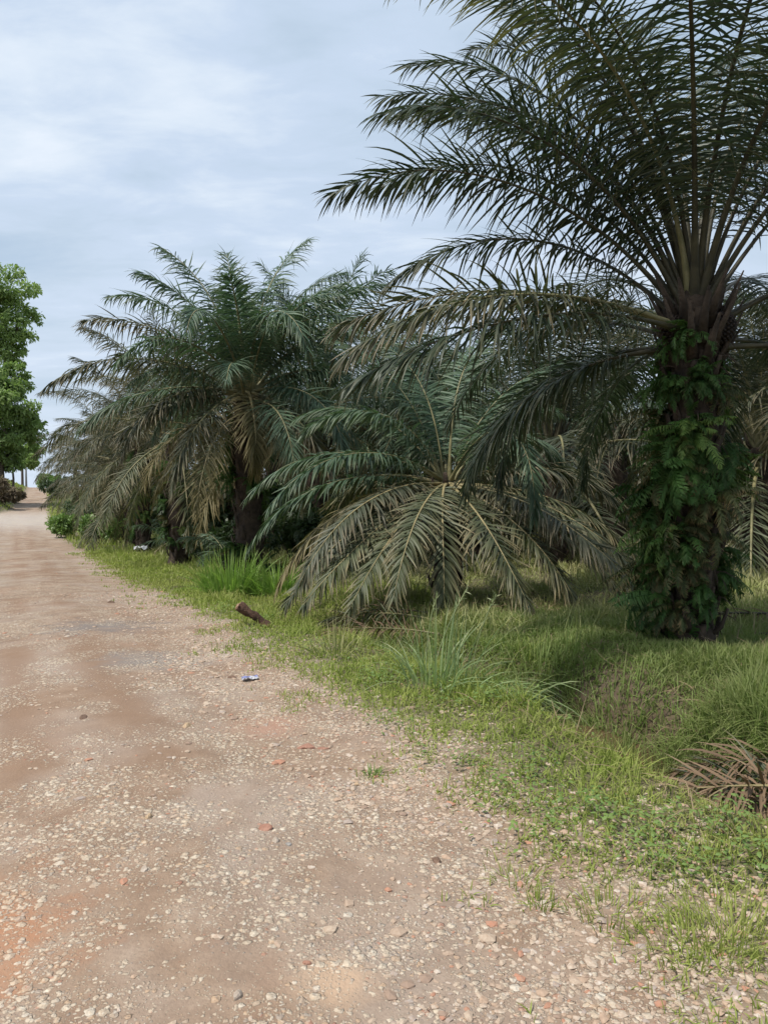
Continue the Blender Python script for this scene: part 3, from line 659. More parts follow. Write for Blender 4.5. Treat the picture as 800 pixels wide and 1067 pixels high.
rng = np.random.default_rng(10)
def build_grass():
    # 1. low bright verge
    mb = MB()
    xy, r = sample_polar(rng, 600000, 1.3, 30, 40)
    X, Yv = xy[:, 0], xy[:, 1]; w = wdist(X, Yv); rg = ragged(X, Yv)
    cl = noise2(X, Yv, 3.2, 61, 3); cl2 = noise2(X, Yv, 11, 66, 2)
    dens = sstep(rg, rg + .6, w) * sstep(.3, .5, cl + .35 * sstep(.3, 1.0, w - rg)) * (.5 + .5 * sstep(.3, .6, cl2))
    dens = np.maximum(dens, .5 * sstep(.6, .68, cl) * sstep(-.35, .1, w - rg) )
    ed = 1.35 + .3 * (noise2(X, Yv, 1.3, 71, 2) - .5) + 1.2 * sstep(5.5, 7, Yv) + 1.6 * sstep(8, 12, Yv)
    dens = dens * (1 - sstep(ed, ed + .35, w))
    k = rng.random(len(X)) < dens; xy = xy[k]; r = r[k]; cl = cl[k]; w = w[k]
    H = (.035 + .085 * sstep(.35, .7, cl) * sstep(.2, 1.2, w)) * rng.uniform(.5, 1.7, len(r)) * (1 + .012 * r)
    blades(mb, rng, pts_on(xy), H, .0016 + .00045 * r, .8, .9, 3)
    tag(put('grass', mb.mesh('grass', M['grass'])), 'short bright green grass along the edge of the gravel road', 'grass', kind='stuff')
    n1 = len(xy)
    # 2. tall soft grass beyond the ditch round the fern-covered palm
    mb = MB()
    xy, r = sample_polar(rng, 520000, 2.5, 13, 42)
    X, Yv = xy[:, 0], xy[:, 1]; w = wdist(X, Yv)
    cl = noise2(X, Yv, 1.6, 81, 3)
    lim = 8.6 + 1.2 * (noise2(X, Yv, .7, 83, 2) - .5)
    dens = sstep(1.95, 2.3, w + .35 * (noise2(X, Yv, 2.2, 86, 2) - .5)) * (1 - sstep(lim, lim + 1.6, Yv)) * (.45 + .55 * sstep(.3, .5, cl))
    dens = np.maximum(dens, .6 * sstep(1.3, 1.6, w) * sstep(5.5, 6.5, Yv) * (1 - sstep(8, 9, Yv)))
    k = rng.random(len(X)) < dens; xy = xy[k]; r = r[k]; cl = cl[k]; Yk = xy[:, 1]
    near = (xy[:, 0] - at(720, 7.1)) ** 2 + (Yk - 6.9) ** 2
    H = (.13 + .24 * sstep(.35, .65, cl)) * rng.uniform(.5, 1.4, len(r)) * (1 - .62 * sstep(5.6, 7.0, Yk)) * (1 - .6 * np.exp(-near / .9))
    blades(mb, rng, pts_on(xy), H, .0016 + .0004 * r, .6, 1.4, 4)
    tag(put('grass', mb.mesh('grass', M['tallgrass'])), 'tall soft green grass on the far bank of the ditch', 'grass', kind='stuff')
    # dead straw in and beside the ditch and here and there in the grass
    mb = MB()
    xy, r = sample_polar(rng, 150000, 2, 12, 42)
    X, Yv = xy[:, 0], xy[:, 1]; w = wdist(X, Yv); cl = noise2(X, Yv, 2.5, 87, 3)
    dens = np.exp(-((w - 2.05) / .38) ** 2) * sstep(.35, .5, cl) * .6 * (1 - sstep(5.5, 7, Yv)) + .10 * sstep(.6, 1.2, w) * sstep(.5, .62, cl)
    k = rng.random(len(X)) < dens; xy = xy[k]; r = r[k]; n = len(xy); a = rng.uniform(0, 2 * pi, n)
    P = pts_on(xy) + np.stack([0 * a, 0 * a, rng.uniform(.0, .07, n)], -1)
    D = np.stack([np.cos(a), np.sin(a), rng.normal(.25, .3, n)], -1); S = np.stack([-np.sin(a), np.cos(a), rng.normal(0, .4, n)], -1)
    cc = np.stack([np.clip(rng.normal(.5, .3, n), 0, 1), 0 * a, rng.random(n)], -1)
    v, q, c = strips(P, D, S, rng.uniform(.08, .34, n), .0016 + .0004 * r, .7, 4, (.7, 1, .8, .5, .05), 0, cc, rng.normal(0, .4, (n, 3))); mb.add(v, q, None, c)
    tag(put('dead_grass', mb.mesh('dead_grass', M['straw'])), 'dead brown straw and leaf litter on the sides of the ditch', 'dead grass', kind='stuff')
    # 3. thin pale grass on the plantation floor
    mb = MB()
    xy, r = sample_polar(rng, 260000, 6, 40, 38)
    X, Yv = xy[:, 0], xy[:, 1]; w = wdist(X, Yv)
    cl = noise2(X, Yv, 1.1, 91, 3)
    dens = sstep(1.8, 3, w) * sstep(7.4, 8.6, Yv) * (.3 + .7 * sstep(.32, .55, cl))
    k = rng.random(len(X)) < dens; xy = xy[k]; r = r[k]; cl = cl[k]
    H = (.08 + .14 * sstep(.4, .7, cl)) * rng.uniform(.5, 1.5, len(r)) * (1 + .01 * r)
    blades(mb, rng, pts_on(xy), H, .002 + .0006 * r, .8, 1.0, 3)
    tag(put('grass', mb.mesh('grass', M['drygrass'])), 'thin pale yellow-green grass on the plantation floor under the palms', 'grass', kind='stuff')
    # 4. distant verges
    mb = MB()
    xy, r = sample_polar(rng, 120000, 28, 170, 33)
    X, Yv = xy[:, 0], xy[:, 1]; w = wdist(X, Yv)
    dens = np.maximum(sstep(.1, .8, w) * (1 - sstep(5, 9, w)), sstep(.1, .9, -w - roadW(Yv)) * (1 - sstep(16, 20, -w)))
    k = rng.random(len(X)) < dens; xy = xy[k]; r = r[k]
    blades(mb, rng, pts_on(xy), rng.uniform(.12, .45, len(r)), .0006 * r, .6, .9, 3)
    tag(put('grass', mb.mesh('grass', M['grass'])), 'green grass on the verges and bank beside the far road', 'grass', kind='stuff')
build_grass()

# broad-leaved creeping weeds among the verge grass
def build_weeds():
    rng = np.random.default_rng(14); mb = MB()
    xy, r = sample_polar(rng, 26000, 1.8, 11, 44)
    X, Yv = xy[:, 0], xy[:, 1]; w = wdist(X, Yv); cl = noise2(X, Yv, 1.5, 101, 3); rg = ragged(X, Yv)
    dens = sstep(rg + .1, rg + .8, w) * (1 - sstep(1.3, 1.6, w)) * sstep(.52, .66, cl + .1 * sstep(5, 3, Yv)) * .5
    k = rng.random(len(X)) < dens; xy = xy[k]; r = r[k]; n = len(xy)
    P0 = pts_on(xy); m = 6
    P = np.repeat(P0, m, 0) + rng.normal(0, .035, (n * m, 3)) * [1, 1, 0] + np.stack([0 * rng.random(n * m)] * 2 + [rng.uniform(.01, .13, n * m)], -1)
    a = rng.uniform(0, 2 * pi, n * m); D = np.stack([np.cos(a), np.sin(a), rng.normal(.35, .35, n * m)], -1)
    S = np.stack([-np.sin(a), np.cos(a), rng.normal(0, .2, n * m)], -1); L = rng.uniform(.014, .036, n * m)
    cc = np.stack([np.clip(rng.normal(.5, .25, n * m), 0, 1), 0 * a, rng.random(n * m)], -1)
    v, q, c = strips(P, D, S, L, L * .27, .6, 3, (.2, 1, .8, .05), .2, cc); mb.add(v, q, None, c)
    tag(put('weeds', mb.mesh('weeds', M['weed'])), 'low broad-leaved creeping weeds between the road gravel and the ditch', 'weeds', kind='stuff')
build_weeds()

# ------------------------------------------------------------------ gravel
def build_gravel():
    rng = np.random.default_rng(15); shapes = [rock_arr(rng, 1) for _ in range(10)]
    xy, r = sample_polar(rng, 150000, 1.4, 14, 38)
    X, Yv = xy[:, 0], xy[:, 1]; w = wdist(X, Yv)
    patch = noise2(X, Yv, 1.6, 111, 4)
    track = np.exp(-((w + 1.35) / .4) ** 2) + np.exp(-((w + 3.1) / .4) ** 2)
    dens = np.clip(.03 + .75 * sstep(.50, .62, patch) - .35 * track + .75 * np.exp(-((w - .05) / .6) ** 2) * sstep(.3, .5, patch + .1), 0.02, 1)
    wn_ = w + .25 * (noise2(X, Yv, .8, 53, 3) - .5); tr = (np.exp(-((wn_ + 1.15) / .24) ** 2) + np.exp(-((wn_ + 1.8) / .22) ** 2) + np.exp(-((wn_ + 2.9) / .3) ** 2)) * sstep(.3, .6, noise2(X, Yv, .7, 51, 3))
    dens = dens * (1 - .85 * np.clip(tr, 0, 1)) * (.3 + .7 * sstep(-1.6, -.3, w))
    dens = dens * (1 - sstep(.8, 1.4, w)) * sstep(-6, -5, w)
    k = rng.random(len(X)) < dens; xy = xy[k]; r = r[k]; w = w[k]; n = len(xy)
    s = np.clip(rng.lognormal(math.log(.0085), .5, n), .0035, .032) * (1 + .03 * r)
    z = height(xy[:, 0], xy[:, 1]); a = rng.uniform(0, 2 * pi, n); tc = rng.random(n)
    mb = MB()
    for j, (v, t) in enumerate(shapes):
        ii = np.where(np.arange(n) % 10 == j)[0]
        ca, sa = np.cos(a[ii])[:, None], np.sin(a[ii])[:, None]
        V = np.stack([v[None, :, 0] * ca - v[None, :, 1] * sa, v[None, :, 0] * sa + v[None, :, 1] * ca, np.broadcast_to(v[None, :, 2] * .62, (len(ii), len(v)))], -1) * s[ii][:, None, None]
        V[..., 0] += xy[ii, 0][:, None]; V[..., 1] += xy[ii, 1][:, None]; V[..., 2] += (z[ii] + s[ii] * .02)[:, None]
        T = (t[None] + (np.arange(len(ii)) * len(v))[:, None, None]).reshape(-1, 3)
        C = np.repeat(np.stack([tc[ii], tc[ii] * 0, tc[ii] * 0], -1), len(v), 0)
        mb.add(V.reshape(-1, 3), None, T, C)
    tag(put('gravel', mb.mesh('gravel', M['gravel'], smooth=False)), 'loose pale gravel and pebbles scattered on the dirt road', 'gravel', kind='stuff')
    mb = MB(); xy, r = sample_polar(rng, 26000, 12, 50, 36); w = wdist(xy[:, 0], xy[:, 1])
    k = (w < .6) & (w > -6.5) & (rng.random(len(r)) < .25 + .75 * sstep(.45, .6, noise2(xy[:, 0], xy[:, 1], .5, 131, 3))); xy = xy[k]; r = r[k]; n = len(xy)
    sz = rng.lognormal(math.log(.018), .5, n); z = height(xy[:, 0], xy[:, 1]); tc = rng.random(n)
    v, t = rock_arr(rng, 1)
    V = v[None] * [1, 1, .6] * sz[:, None, None] + np.stack([xy[:, 0], xy[:, 1], z], -1)[:, None]
    mb.add(V.reshape(-1, 3), None, (t[None] + (np.arange(n) * len(v))[:, None, None]).reshape(-1, 3), np.repeat(np.stack([tc, tc * 0, tc * 0], -1), len(v), 0))
    tag(put('gravel', mb.mesh('gravel', M['gravel'], smooth=False)), 'sparse coarser stones on the road farther off', 'gravel', kind='stuff')
    # stones one can pick out
    rk = [(275, 871, .045, 'rock_red', 'reddish brown stone lying by itself in mid road'),
          (455, 906, .035, 'rock_brown', 'dark brown stone on the pale pebbles near the grass'),
          (83, 751, .05, 'rock_brown', 'rough dark clod on the road some way before the road bend'),
          (318, 783, .06, 'rock_red', 'bright red brick fragment, the longer one of the touching pair'),
          (336, 784, .035, 'rock_red', 'small bright red brick fragment at the end of the longer one'),
          (192, 760, .05, 'rock_ochre', 'flat ochre stone on the grey gravel'),
          (240, 708, .05, 'rock_brown', 'long brown stone touching the crumpled plastic wrapper'),
          (372, 823, .035, 'rock_ochre', 'small ochre stone near the red brick fragments'),
          (150, 858, .03, 'rock_ochre', 'yellowish stone half sunk in the brown wheel track'),
          (298, 888, .03, 'rock_grey', 'grey stone next to a white one in mid road'),
          (284, 884, .028, 'rock', 'pale stone beside the grey one in mid road'),
          (114, 629, .07, 'rock_brown', 'far brown stone alone on the road before the dark patch'),
          (243, 1055, .03, 'rock', 'pale cream stone lowest in the photo'),
          (145, 915, .03, 'rock', 'flat pale stone on the bare brown wheel track'),
          (318, 1018, .022, 'rock_red', 'tiny red chip on the sandy patch')]
    for (px, py, s, mt, lab) in rk:
        Yd = 1.6 * F / (py - HOR)
        for _ in range(6): Yd = (1.6 - hz(at(px, Yd), Yd)) * F / (py - HOR)
        v, t = rock_arr(rng, 2); mb = MB(); v = v * [1.35, .8, .75] if 'long' in lab else v
        s = s * .8; mb.add(v * s, None, t)
        tag(put('stone', mb.mesh('stone', M[mt], smooth=False), None, (at(px, Yd), Yd, hz(at(px, Yd), Yd) + s * .02), (0, 0, rng.uniform(-.4, .4))), lab, 'stone', 'separate stones on the road')
build_gravel()

# ------------------------------------------------------------------ tussocks, reeds and shrubs
def ground_at(px, py):
    Yd = 1.6 * F / (py - HOR)
    for _ in range(12): Yd = .5 * Yd + .5 * (1.6 - hz(at(px, Yd), Yd)) * F / (py - HOR)
    return at(px, Yd), Yd

def clump(name, px, py, rad, n, H, W, mat, label, lean=.35, g=1., seed=0, up=1., cat='grass clump', bias=None, stems=0):
    rng = np.random.default_rng(seed + 500); x, y = ground_at(px, py)
    a = rng.uniform(0, 2 * pi, n); rr = rad * np.sqrt(rng.random(n))
    xy = np.stack([x + np.cos(a) * rr * 1.3, y + np.sin(a) * rr], -1); P = pts_on(xy) - np.array([x, y, hz(x, y)])
    mb = MB(); l = np.abs(rng.normal(0, lean, n))
    D = np.stack([np.cos(a) * l, np.sin(a) * l, np.full(n, up)], -1)
    if bias is not None: D = D + np.asarray(bias) * rng.uniform(.2, 1.2, (n, 1))
    a2 = a + rng.normal(pi / 2, .7, n); S = np.stack([np.cos(a2), np.sin(a2), 0 * a], -1)
    cc = np.stack([np.clip(rng.normal(.5, .3, n), 0, 1), 0 * a, rng.random(n)], -1)
    v, q, c = strips(P, D, S, H * rng.uniform(.45, 1.15, n), W, g, 6, (.6, 1, .95, .8, .5, .05), .25, cc); mb.add(v, q, None, c)
    for i in range(stems):     # seed stalks
        d = nrm(np.array([rng.normal(0, .25), rng.normal(0, .2), 1.])); L = H * rng.uniform(1., 1.4)
        p0 = P[i]; pp = [p0 + d * L * t + np.array([.12 * t * t, 0, -.08 * t * t]) for t in np.linspace(0, 1, 6)]
        v, q, t = tube(pp, .004, 4); mb.add(v, q, None, (.6, .7, .8))
        k = 14; PP = np.array([pp[-2] + (pp[-1] - pp[-2]) * u for u in np.linspace(0, 1, k)])
        v, q, c = strips(PP, rng.normal(0, 1, (k, 3)) * .5 + d, rng.normal(0, 1, (k, 3)), .06, .004, .3, 2); c[:, 1] = .9; mb.add(v, q, None, c)
    return tag(put(name, mb.mesh(name, M[mat]), None, (x, y, hz(x, y))), label, cat)

clump('grass_clump', 456, 716, .2, 75, .72, .006, 'reed', 'tall pale reedy grass clump with arching blades and a seed stalk at the ditch head', .38, 1.2, 1, stems=3)
clump('grass_clump', 492, 722, .3, 100, .62, .0055, 'reed', 'flattened pale grass clump leaning away from the reedy clump over the ditch', .3, 1.5, 2, .45, bias=(.9, .1, 0))
clump('grass_clump', 240, 619, .35, 420, .8, .008, 'lush', 'lush bright green grass clump with broad upright blades', .45, 1.1, 3)
clump('grass_clump', 288, 620, .35, 330, .66, .008, 'lush', 'bright green grass clump under the brown frond tips of the young palm', .5, 1.2, 4)
clump('grass_clump', 560, 706, .3, 200, .42, .0045, 'tallgrass', 'dense dark grass tussock just across the ditch from the reeds', .4, 1.2, 5)
clump('grass_clump', 640, 735, .3, 160, .36, .004, 'tallgrass', 'dense green tussock on the far bank between the reeds and the fallen frond', .45, 1.3, 6)
clump('grass_clump', 350, 684, .2, 70, .35, .005, 'drygrass', 'small pale tuft before the heap of cut fronds', .6, 1.2, 7)
clump('weed_plant', 388, 812, .04, 34, .06, .004, 'weed', 'tiny dark green seedling tuft alone in the gravel', .8, .9, 8, cat='weed')
clump('weed_plant', 545, 930, .09, 70, .06, .0022, 'grass', 'small grassy tuft in the gravel near the road edge', .8, .9, 9, cat='weed')
clump('weed_plant', 728, 1000, .16, 160, .10, .0025, 'grass', 'fresh green tuft close to the camera on the stony verge', .55, .9, 10, cat='weed')
clump('weed_plant', 640, 965, .12, 110, .09, .0022, 'grass', 'upright green tuft among the pale stones of the verge', .5, .9, 11, cat='weed')
clump('weed_plant', 567, 955, .05, 40, .08, .0025, 'grass', 'thin tuft standing lowest in the bare gravel', .5, .9, 12, cat='weed')
clump('weed_plant', 775, 985, .18, 200, .12, .0025, 'grass', 'tallest bright tuft at the photo edge by the verge stones', .5, .9, 13, cat='weed')

def bush(px, py, rad, nl, size, mat, label, seed, stems=7, hang=.1, name='shrub', Y=None, tall=1.):
    rng = np.random.default_rng(seed + 900)
    if Y is None: x, y = ground_at(px, py)
    else: x, y = at(px, Y), Y
    root = empty(name, (x, y, hz(x, y))); tag(root, label, 'shrub')
    mb = MB(); mf = MB()
    for i in range(stems):
        a = rng.uniform(0, 2 * pi); e = np.array([cos(a) * rad * .7, sin(a) * rad * .7, rad * tall * rng.uniform(.7, 1.3)])
        v, q, t = tube([np.zeros(3) - [0, 0, .1], e * .5 + [0, 0, .1], e], [.02, .012, .005], 5); mb.add(v, q)
        rr = rad * rng.uniform(.35, .55); leaf_cloud(mf, rng, e * .85, (rr, rr, rr * .9 * tall), nl // stems, size, .3, hang)
    put('stem', mb.mesh('stem', M['bark']), root); put('foliage', mf.mesh('foliage', M[mat]), root)
    return root
bush(58, 0, 2.2, 3500, .35, 'darkshrub', 'dark green bush beside the far road where it climbs to the crest', 70, 9, Y=112)
bush(52, 0, 2.0, 3000, .4, 'shrub', 'small light green bush at the crest of the far road', 71, 9, Y=140)
bush(70, 560, .85, 6000, .13, 'shrub', 'leafy green shrub at the bend of the verge, the farther of the two roadside shrubs', 1, 9, name='shrub')
bush(102, 567, .9, 6000, .13, 'shrub', 'leafy green shrub on the verge, the nearer of the two roadside shrubs', 2, 9)
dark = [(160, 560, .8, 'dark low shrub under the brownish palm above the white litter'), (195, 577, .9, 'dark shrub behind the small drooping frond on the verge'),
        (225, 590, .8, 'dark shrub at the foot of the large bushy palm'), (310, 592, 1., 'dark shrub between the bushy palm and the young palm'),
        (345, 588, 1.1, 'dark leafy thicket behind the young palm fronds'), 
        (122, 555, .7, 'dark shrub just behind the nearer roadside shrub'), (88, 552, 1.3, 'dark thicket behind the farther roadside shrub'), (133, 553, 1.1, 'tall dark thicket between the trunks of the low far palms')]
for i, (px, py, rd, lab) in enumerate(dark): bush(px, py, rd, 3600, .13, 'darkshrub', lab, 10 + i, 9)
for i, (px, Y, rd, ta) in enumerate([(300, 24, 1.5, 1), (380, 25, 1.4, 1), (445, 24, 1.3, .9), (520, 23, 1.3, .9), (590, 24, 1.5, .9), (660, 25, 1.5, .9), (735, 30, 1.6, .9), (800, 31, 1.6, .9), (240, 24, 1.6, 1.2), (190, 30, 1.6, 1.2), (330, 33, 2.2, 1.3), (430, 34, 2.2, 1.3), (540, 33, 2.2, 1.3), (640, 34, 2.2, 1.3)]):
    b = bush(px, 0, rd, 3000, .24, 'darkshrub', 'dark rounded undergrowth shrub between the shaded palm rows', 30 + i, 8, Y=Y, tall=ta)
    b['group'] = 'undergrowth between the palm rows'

# seedling palms in the dark undergrowth
def seedling(px, py, label, seed, n=9, L=1.5, set_=('leaf_blue', 'rachis')):
    rng = np.random.default_rng(seed); x, y = ground_at(px, py)
    root = empty('palm_seedling', (x, y, hz(x, y))); tag(root, label, 'palm seedling')
    put('stem', palm_trunk('stem', rng, .35, .1, 10, stub=.1), root)
    for i in range(n):
        me = frond('frond', rng, L * rng.uniform(.8, 1.1), rng.uniform(30, 78), rng.uniform(50, 90), 1.3, 34, .42, .8, set_, .15, 0, .018, .014, 3, .3, 0)
        put('frond', me, root, (0, 0, .3), (0, 0, i * 2.4 + rng.normal(0, .3)))
seedling(207, 583, 'self-sown palm seedling spreading pale fronds beneath the large bushy palm', 31, 9, 2.0)
seedling(238, 602, 'smaller self-sown palm seedling right behind the lush grass clump', 32, 8, 1.3)
seedling(178, 577, 'low palm seedling in the shade near the white litter', 33, 8, 1.6)

# ------------------------------------------------------------------ fallen fronds
def fallen(px, py, az, L, label, seed, mats=('leaf_dry', 'rachis_dark'), Lf=.6, dz=.12, th0=6, droop=12, nl=46, plum=.6, g=.5, wl=.014, tilt=0., Y=None, r0=.035, roll=0., Z=None):
    rng = np.random.default_rng(seed)
    if Y is None: x, y = ground_at(px, py)
    else: x, y = at(px, Y), Y
    me = frond('fallen_frond', rng, L, th0, droop, 1.2, nl, Lf, g, mats, .12, rng.uniform(-10, 10), r0, wl, 4, plum, 0, miss=.25)
    return tag(put('fallen_frond', me, None, (x, y, (hz(x, y) + dz) if Z is None else Z), (roll, tilt, R(az))), label, 'fallen frond', 'fallen palm fronds')
fallen(872, 834, 178, .86, 'dead grey-brown palm frond with bare ribs lying across the ditch', 1, ('leaf_dry', 'rachis_yel'), .34, .35, 2, 8, 40, .9, .5, .0095, Y=4.2, Z=-.15, r0=.018)
fallen(864, 852, 186, .72, 'second dead frond lying lower in the ditch, partly under the bare-ribbed one', 2, ('leaf_dry', 'rachis_dark'), .34, .22, 2, 10, 56, .9, .8, .009, Y=4.25, Z=-.23, r0=.016)
fallen(905, 842, 172, 1.1, 'broken brown frond drooping its leaflets into the ditch water', 13, ('leaf_dry', 'rachis_dark'), .36, .22, 6, 22, 56, .9, 1.1, .009, Y=4.5, Z=-.14, r0=.016)
fallen(860, 846, 165, .7, 'tangle of dark dry leaflets behind the bare-ribbed frond in the ditch', 12, ('leaf_greybrown', 'rachis_dark'), .34, .22, 2, 10, 50, .9, .6, .006, Y=4.35, Z=-.18, r0=.014)
fallen(452, 656, 182, 1.35, 'long cut frond on the heap, its green leaflets turning grey', 3, ('leaf_olive', 'rachis'), .34, .1, 14, 34, 90, .9, .9, .006, r0=.016)
fallen(458, 668, 174, 1.35, 'cut frond lying on the near side of the heap', 4, ('leaf_dry', 'rachis'), .32, .06, 10, 24, 90, .9, .9, .006, r0=.014)
fallen(446, 648, 190, 1.3, 'brown cut frond at the back of the heap', 5, ('leaf_dry', 'rachis_dark'), .34, .1, 12, 34, 90, .9, .9, .006, r0=.014)
fallen(200, 578, 205, 1.3, 'small drooping frond with yellow-brown leaflets beside the roadside grass', 6, ('leaf_old', 'rachis'), .4, .45, 12, 60, 40, .4, .8, .012)
fallen(880, 655, 176, 2.2, 'dark dry frond on the pale grass just past the fern-covered trunk', 7, ('leaf_dry', 'rachis_dark'), .35, .12, 3, 8, 40, .5, .8, .010)
fallen(870, 668, 181, 2.0, 'thin dry rib lying before the dark dry frond', 8, ('leaf_dry', 'rachis_dark'), .2, .05, 1, 2, 20, .5, .8, .008)

# ------------------------------------------------------------------ cut frond butt on the verge
def butt():
    x, y = ground_at(266, 654); rng = np.random.default_rng(4)
    root = empty('cut_frond_butt', (x, y, hz(x, y))); tag(root, 'short dark brown cut palm butt sticking up at a slant from the verge grass', 'palm butt')
    s = np.linspace(0, 1, 9); pts = np.stack([.16 - .36 * s, .02 * np.sin(s * 5), .0 + .22 * s + .03 * s * s], -1)
    v, q, t = tube(pts, .06 + .04 * s ** 2, 10, True, .6); v = v + rng.normal(0, .011, v.shape)
    mb = MB(); mb.add(v, q, t); put('stalk', mb.mesh('stalk', M['stump']), root)
    d = nrm(pts[-1] - pts[-2]); mb = MB(); v, q, t = tube([pts[-1] - d * .01, pts[-1] + d * .006], [.101, .094], 10, True, .6); mb.add(v, q, t)
    mb.v[-1] = mb.v[-1] + rng.normal(0, .012, mb.v[-1].shape); put('cut_end', mb.mesh('cut_end', M['cut']), root)
butt()

# ------------------------------------------------------------------ litter
def crumple(px, py, s, mat, label, seed, cat='litter', mat2=None, name='plastic_wrapper', sz=1.):
    rng = np.random.default_rng(seed); x, y = ground_at(px, py); n = 9
    g = np.linspace(-1, 1, n); A, B = np.meshgrid(g, g)
    Z = .35 * rng.random((n, n)) + .15 * np.sin(A * 4) * np.cos(B * 3)
    V = np.stack([A * s * 1.3 + rng.normal(0, .05 * s, A.shape), B * s * .8 + rng.normal(0, .05 * s, A.shape), Z * s * sz + .3 * s * sz], -1).reshape(-1, 3)
    idx = np.arange(n * n).reshape(n, n); q = np.stack([idx[:-1, :-1], idx[:-1, 1:], idx[1:, 1:], idx[1:, :-1]], -1).reshape(-1, 4)
    mb = MB(); h = len(q) // 2; mb.add(V, q[:h], None, None, 0); mb.add(V, q[h:], None, None, 1)
    o = put(name, mb.mesh(name, [M[mat], M[mat2 or mat]], smooth=False), None, (x, y, hz(x, y) + (.06 if s > .1 else .0)), (0, 0, .3))
    so = o.modifiers.new('thick', 'SOLIDIFY'); so.thickness = .0015
    return tag(o, label, cat)
crumple(259, 711, .05, 'plastic', 'crumpled white and blue plastic wrapper on the gravel edge', 1, mat2='bluefilm')
crumple(146, 577, .17, 'white', 'crumpled white sheet of litter on the grass under the far palms', 2, name='litter_sheet', sz=1.9)

# ------------------------------------------------------------------ broad-leaved trees and bank on the left
def tree(px, Y, top, lobes, label, seed, lean=0., nleaf=26000, size=.42, trunks=1):
    rng = np.random.default_rng(seed); x = at(px, Y); z0 = hz(x, Y)
    root = empty('broadleaf_tree', (x, Y, z0)); tag(root, label, 'tree')
    mt = MB(); mc = MB()
    hub = np.array([lean, 0, top * .45 - z0])
    for k in range(trunks):
        o = np.array([rng.uniform(-1, 1), rng.uniform(-.8, .8), 0]) * (1.3 if trunks > 1 else 0)
        pts = [o + [0, 0, -.5], o * 1.1 + np.array([lean * .3, 0, hub[2] * .5]), hub + o]
        v, q, t = tube(pts, np.array([.30, .22, .16]) * (.6 if trunks > 1 else 1), 9); mt.add(v, q)
    tot = sum(l[3] ** 2 for l in lobes)
    for (lx, ly, lz, lr) in lobes:        # lobes given in photo pixels (x, y) with a depth offset and a radius in px
        c = np.array([at(lx, Y) - x, lz, EYE + (HOR - ly) / F * Y - z0]); rr = lr / F * Y
        mid = (hub + c) / 2 + rng.normal(0, .4, 3)
        v, q, t = tube([hub, mid, c], [.2, .12, .05], 6); mt.add(v, q)
        ns = 16
        for k in range(ns):
            d = nrm(rng.normal(0, 1, 3)); cc = c + d * rr * rng.uniform(.35, .95)
            v, q, t = tube([c, (c + cc) / 2 + rng.normal(0, .15, 3), cc], [.05, .035, .015], 4); mt.add(v, q)
            r2 = rr * rng.uniform(.18, .5)
            leaf_cloud(mc, rng, cc, (r2, r2, r2 * .7), int(nleaf * lr ** 2 / tot / ns), size, .2, .3)
    put('trunk', mt.mesh('trunk', M['bark']), root); put('crown', mc.mesh('crown', M['treeleaf']), root)
tree(-12, 104, 24, [(-20, 300, 0, 38), (10, 308, 1, 30), (26, 345, -1, 21), (-15, 350, 2, 34), (-5, 288, -2, 20), (16, 368, 0, 20), (28, 330, 2, 14)], 'tall light green broad-leaved tree standing higher behind the rounder one at the left bank', 5, nleaf=14000, trunks=4, size=.48)
tree(2, 95, 8, [(4, 404, 0, 26), (26, 424, -1, 20), (4, 440, -2, 34), (26, 452, 0, 19), (-22, 430, 1, 30), (12, 392, 2, 18), (-15, 470, -1, 26), (12, 474, 0, 18), (30, 440, 1, 14)], 'rounder darker green broad-leaved tree overhanging the left bank of the far road', 6, nleaf=22000, trunks=5, size=.42)
tree(24, 168, 16, [(34, 470, 0, 11), (24, 476, 3, 9), (40, 482, -3, 7)], 'small distant tree seen through the gap over the far road', 8, nleaf=6000, size=.6)
for i, (px, Y, rd, lab) in enumerate([(4, 88, 1.7, 'brown dry brush on the left bank under the rounder tree, nearest the far road'), (-8, 84, 2.0, 'brown dry brush on the left bank at the photo edge'), (16, 100, 1.3, 'small brown bush farther up the left bank')]):
    bush(px, 0, rd, 2600, .3, 'brownshrub', lab, 60 + i, 8, Y=Y, tall=.8)
for i, (px, Y) in enumerate(((24.5, 190), (28, 175))):
    x = at(px, Y); z0 = hz(x, Y); Hh = EYE + (HOR - 468) / F * Y - z0
    root = empty('utility_pole', (x, Y, z0)); tag(root, ['thinner farther utility pole in the sky gap over the far road', 'thicker nearer utility pole in the sky gap over the far road'][i], 'utility pole', 'utility poles beyond the crest')
    mb = MB(); v, q, t = tube([(0, 0, -.3), (0, 0, Hh)], [.24, .16], 10, True); mb.add(v, q, t); put('post', mb.mesh('post', M['pole']), root)
    mb = MB(); v, q, t = tube([(-1, 0, Hh - .5), (1, 0, Hh - .5)], [.07, .07], 6, True); mb.add(v, q, t); put('crossarm', mb.mesh('crossarm', M['pole']), root)

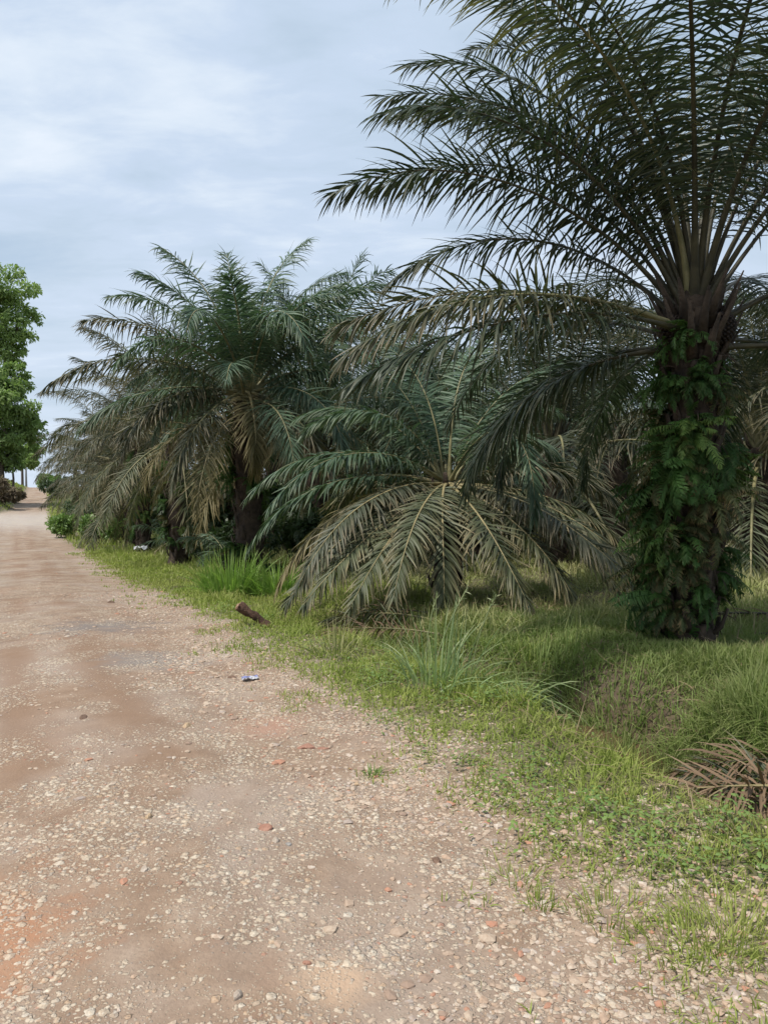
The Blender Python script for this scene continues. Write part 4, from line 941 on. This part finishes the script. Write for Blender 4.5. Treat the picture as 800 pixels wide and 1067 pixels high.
# ------------------------------------------------------------------ sky and sun
SUN_EL, SUN_AZ = 60., -118.      # azimuth from +Y (view direction), negative = left
def world():
    w = bpy.data.worlds.new('World'); sc.world = w; w.use_nodes = True; nt = w.node_tree; nt.nodes.clear(); L = nt.links.new
    sky = N(nt, 'ShaderNodeTexSky', sky_type='NISHITA'); sky.sun_disc = False
    sky.sun_elevation = R(SUN_EL); sky.sun_rotation = R(SUN_AZ); sky.air_density = 1.0; sky.dust_density = 1.5
    tc = N(nt, 'ShaderNodeTexCoord'); sep = N(nt, 'ShaderNodeSeparateXYZ'); L(tc.outputs['Generated'], sep.inputs[0])
    z = math_(nt, 'ADD', math_(nt, 'MAXIMUM', sep.outputs[2], 0), .16)
    u = math_(nt, 'DIVIDE', sep.outputs[0], z); v = math_(nt, 'DIVIDE', sep.outputs[1], z)
    cb = N(nt, 'ShaderNodeCombineXYZ'); L(u, cb.inputs[0]); L(v, cb.inputs[1])
    mp = N(nt, 'ShaderNodeMapping'); L(cb.outputs[0], mp.inputs[0]); mp.inputs['Rotation'].default_value = (0, 0, R(25)); mp.inputs['Scale'].default_value = (.8, 1.5, 1); mp.inputs['Location'].default_value = (3.1, 1.7, 0)
    n1 = noise_n(nt, mp.outputs[0], .9, 7, .52, .35)
    n2 = noise_n(nt, mp.outputs[0], 3.4, 9, .6, .3)
    f = math_(nt, 'ADD', math_(nt, 'MULTIPLY', n1, .62), math_(nt, 'MULTIPLY', n2, .38))
    cl = ramp(nt, [(.36, (3.9, 5.0, 6.3)), (.45, (4.5, 5.5, 6.7)), (.53, (4.9, 5.85, 7.2)), (.61, (6.0, 6.8, 7.8)), (.70, (6.9, 7.5, 8.3))]); L(f, cl.inputs[0])
    cover = mrange(nt, f, .3, .5, .80, .97)
    c = mixc(nt, cover, sky.outputs[0], cl.outputs[0])
    lowz = mrange(nt, sep.outputs[2], 0, .35, .4, 0)
    c = mixc(nt, lowz, c, (6.6, 7.3, 8.2))
    bg_ = N(nt, 'ShaderNodeBackground'); L(c, bg_.inputs[0]); bg_.inputs[1].default_value = .1
    o = N(nt, 'ShaderNodeOutputWorld'); L(bg_.outputs[0], o.inputs[0])
world()
sun = bpy.data.lights.new('sun', 'SUN'); sun.energy = 4.0; sun.angle = R(4); sun.color = (1, .955, .88)
so = bpy.data.objects.new('sun', sun); COL.objects.link(so)
dirv = Vector((sin(R(SUN_AZ)) * cos(R(SUN_EL)), cos(R(SUN_AZ)) * cos(R(SUN_EL)), sin(R(SUN_EL))))
so.rotation_euler = dirv.to_track_quat('Z', 'Y').to_euler(); so.location = (-20, 0, 40)

# ------------------------------------------------------------------ camera
cam = bpy.data.cameras.new('camera'); co = bpy.data.objects.new('camera', cam); COL.objects.link(co)
co.location = (0, 0, EYE); pitch = math.atan((533.5 - HOR) / F)
co.rotation_euler = (pi / 2 - pitch, 0, 0)
cam.sensor_fit = 'VERTICAL'; cam.sensor_height = 36; cam.lens = 36 * F / 1067
cam.clip_start = .05; cam.clip_end = 5000
sc.camera = co
vs = sc.view_settings; vs.view_transform = 'Standard'; vs.look = 'None'; vs.gamma = 1; vs.exposure = .32
sc.render.engine = 'CYCLES'
try:
    sc.cycles.use_denoising = True; sc.cycles.denoiser = 'OPENIMAGEDENOISE'
except Exception: pass
sc.cycles.use_adaptive_sampling = True; sc.cycles.adaptive_threshold = .02
sc.cycles.max_bounces = 6; sc.cycles.transparent_max_bounces = 4; sc.cycles.sample_clamp_indirect = 4
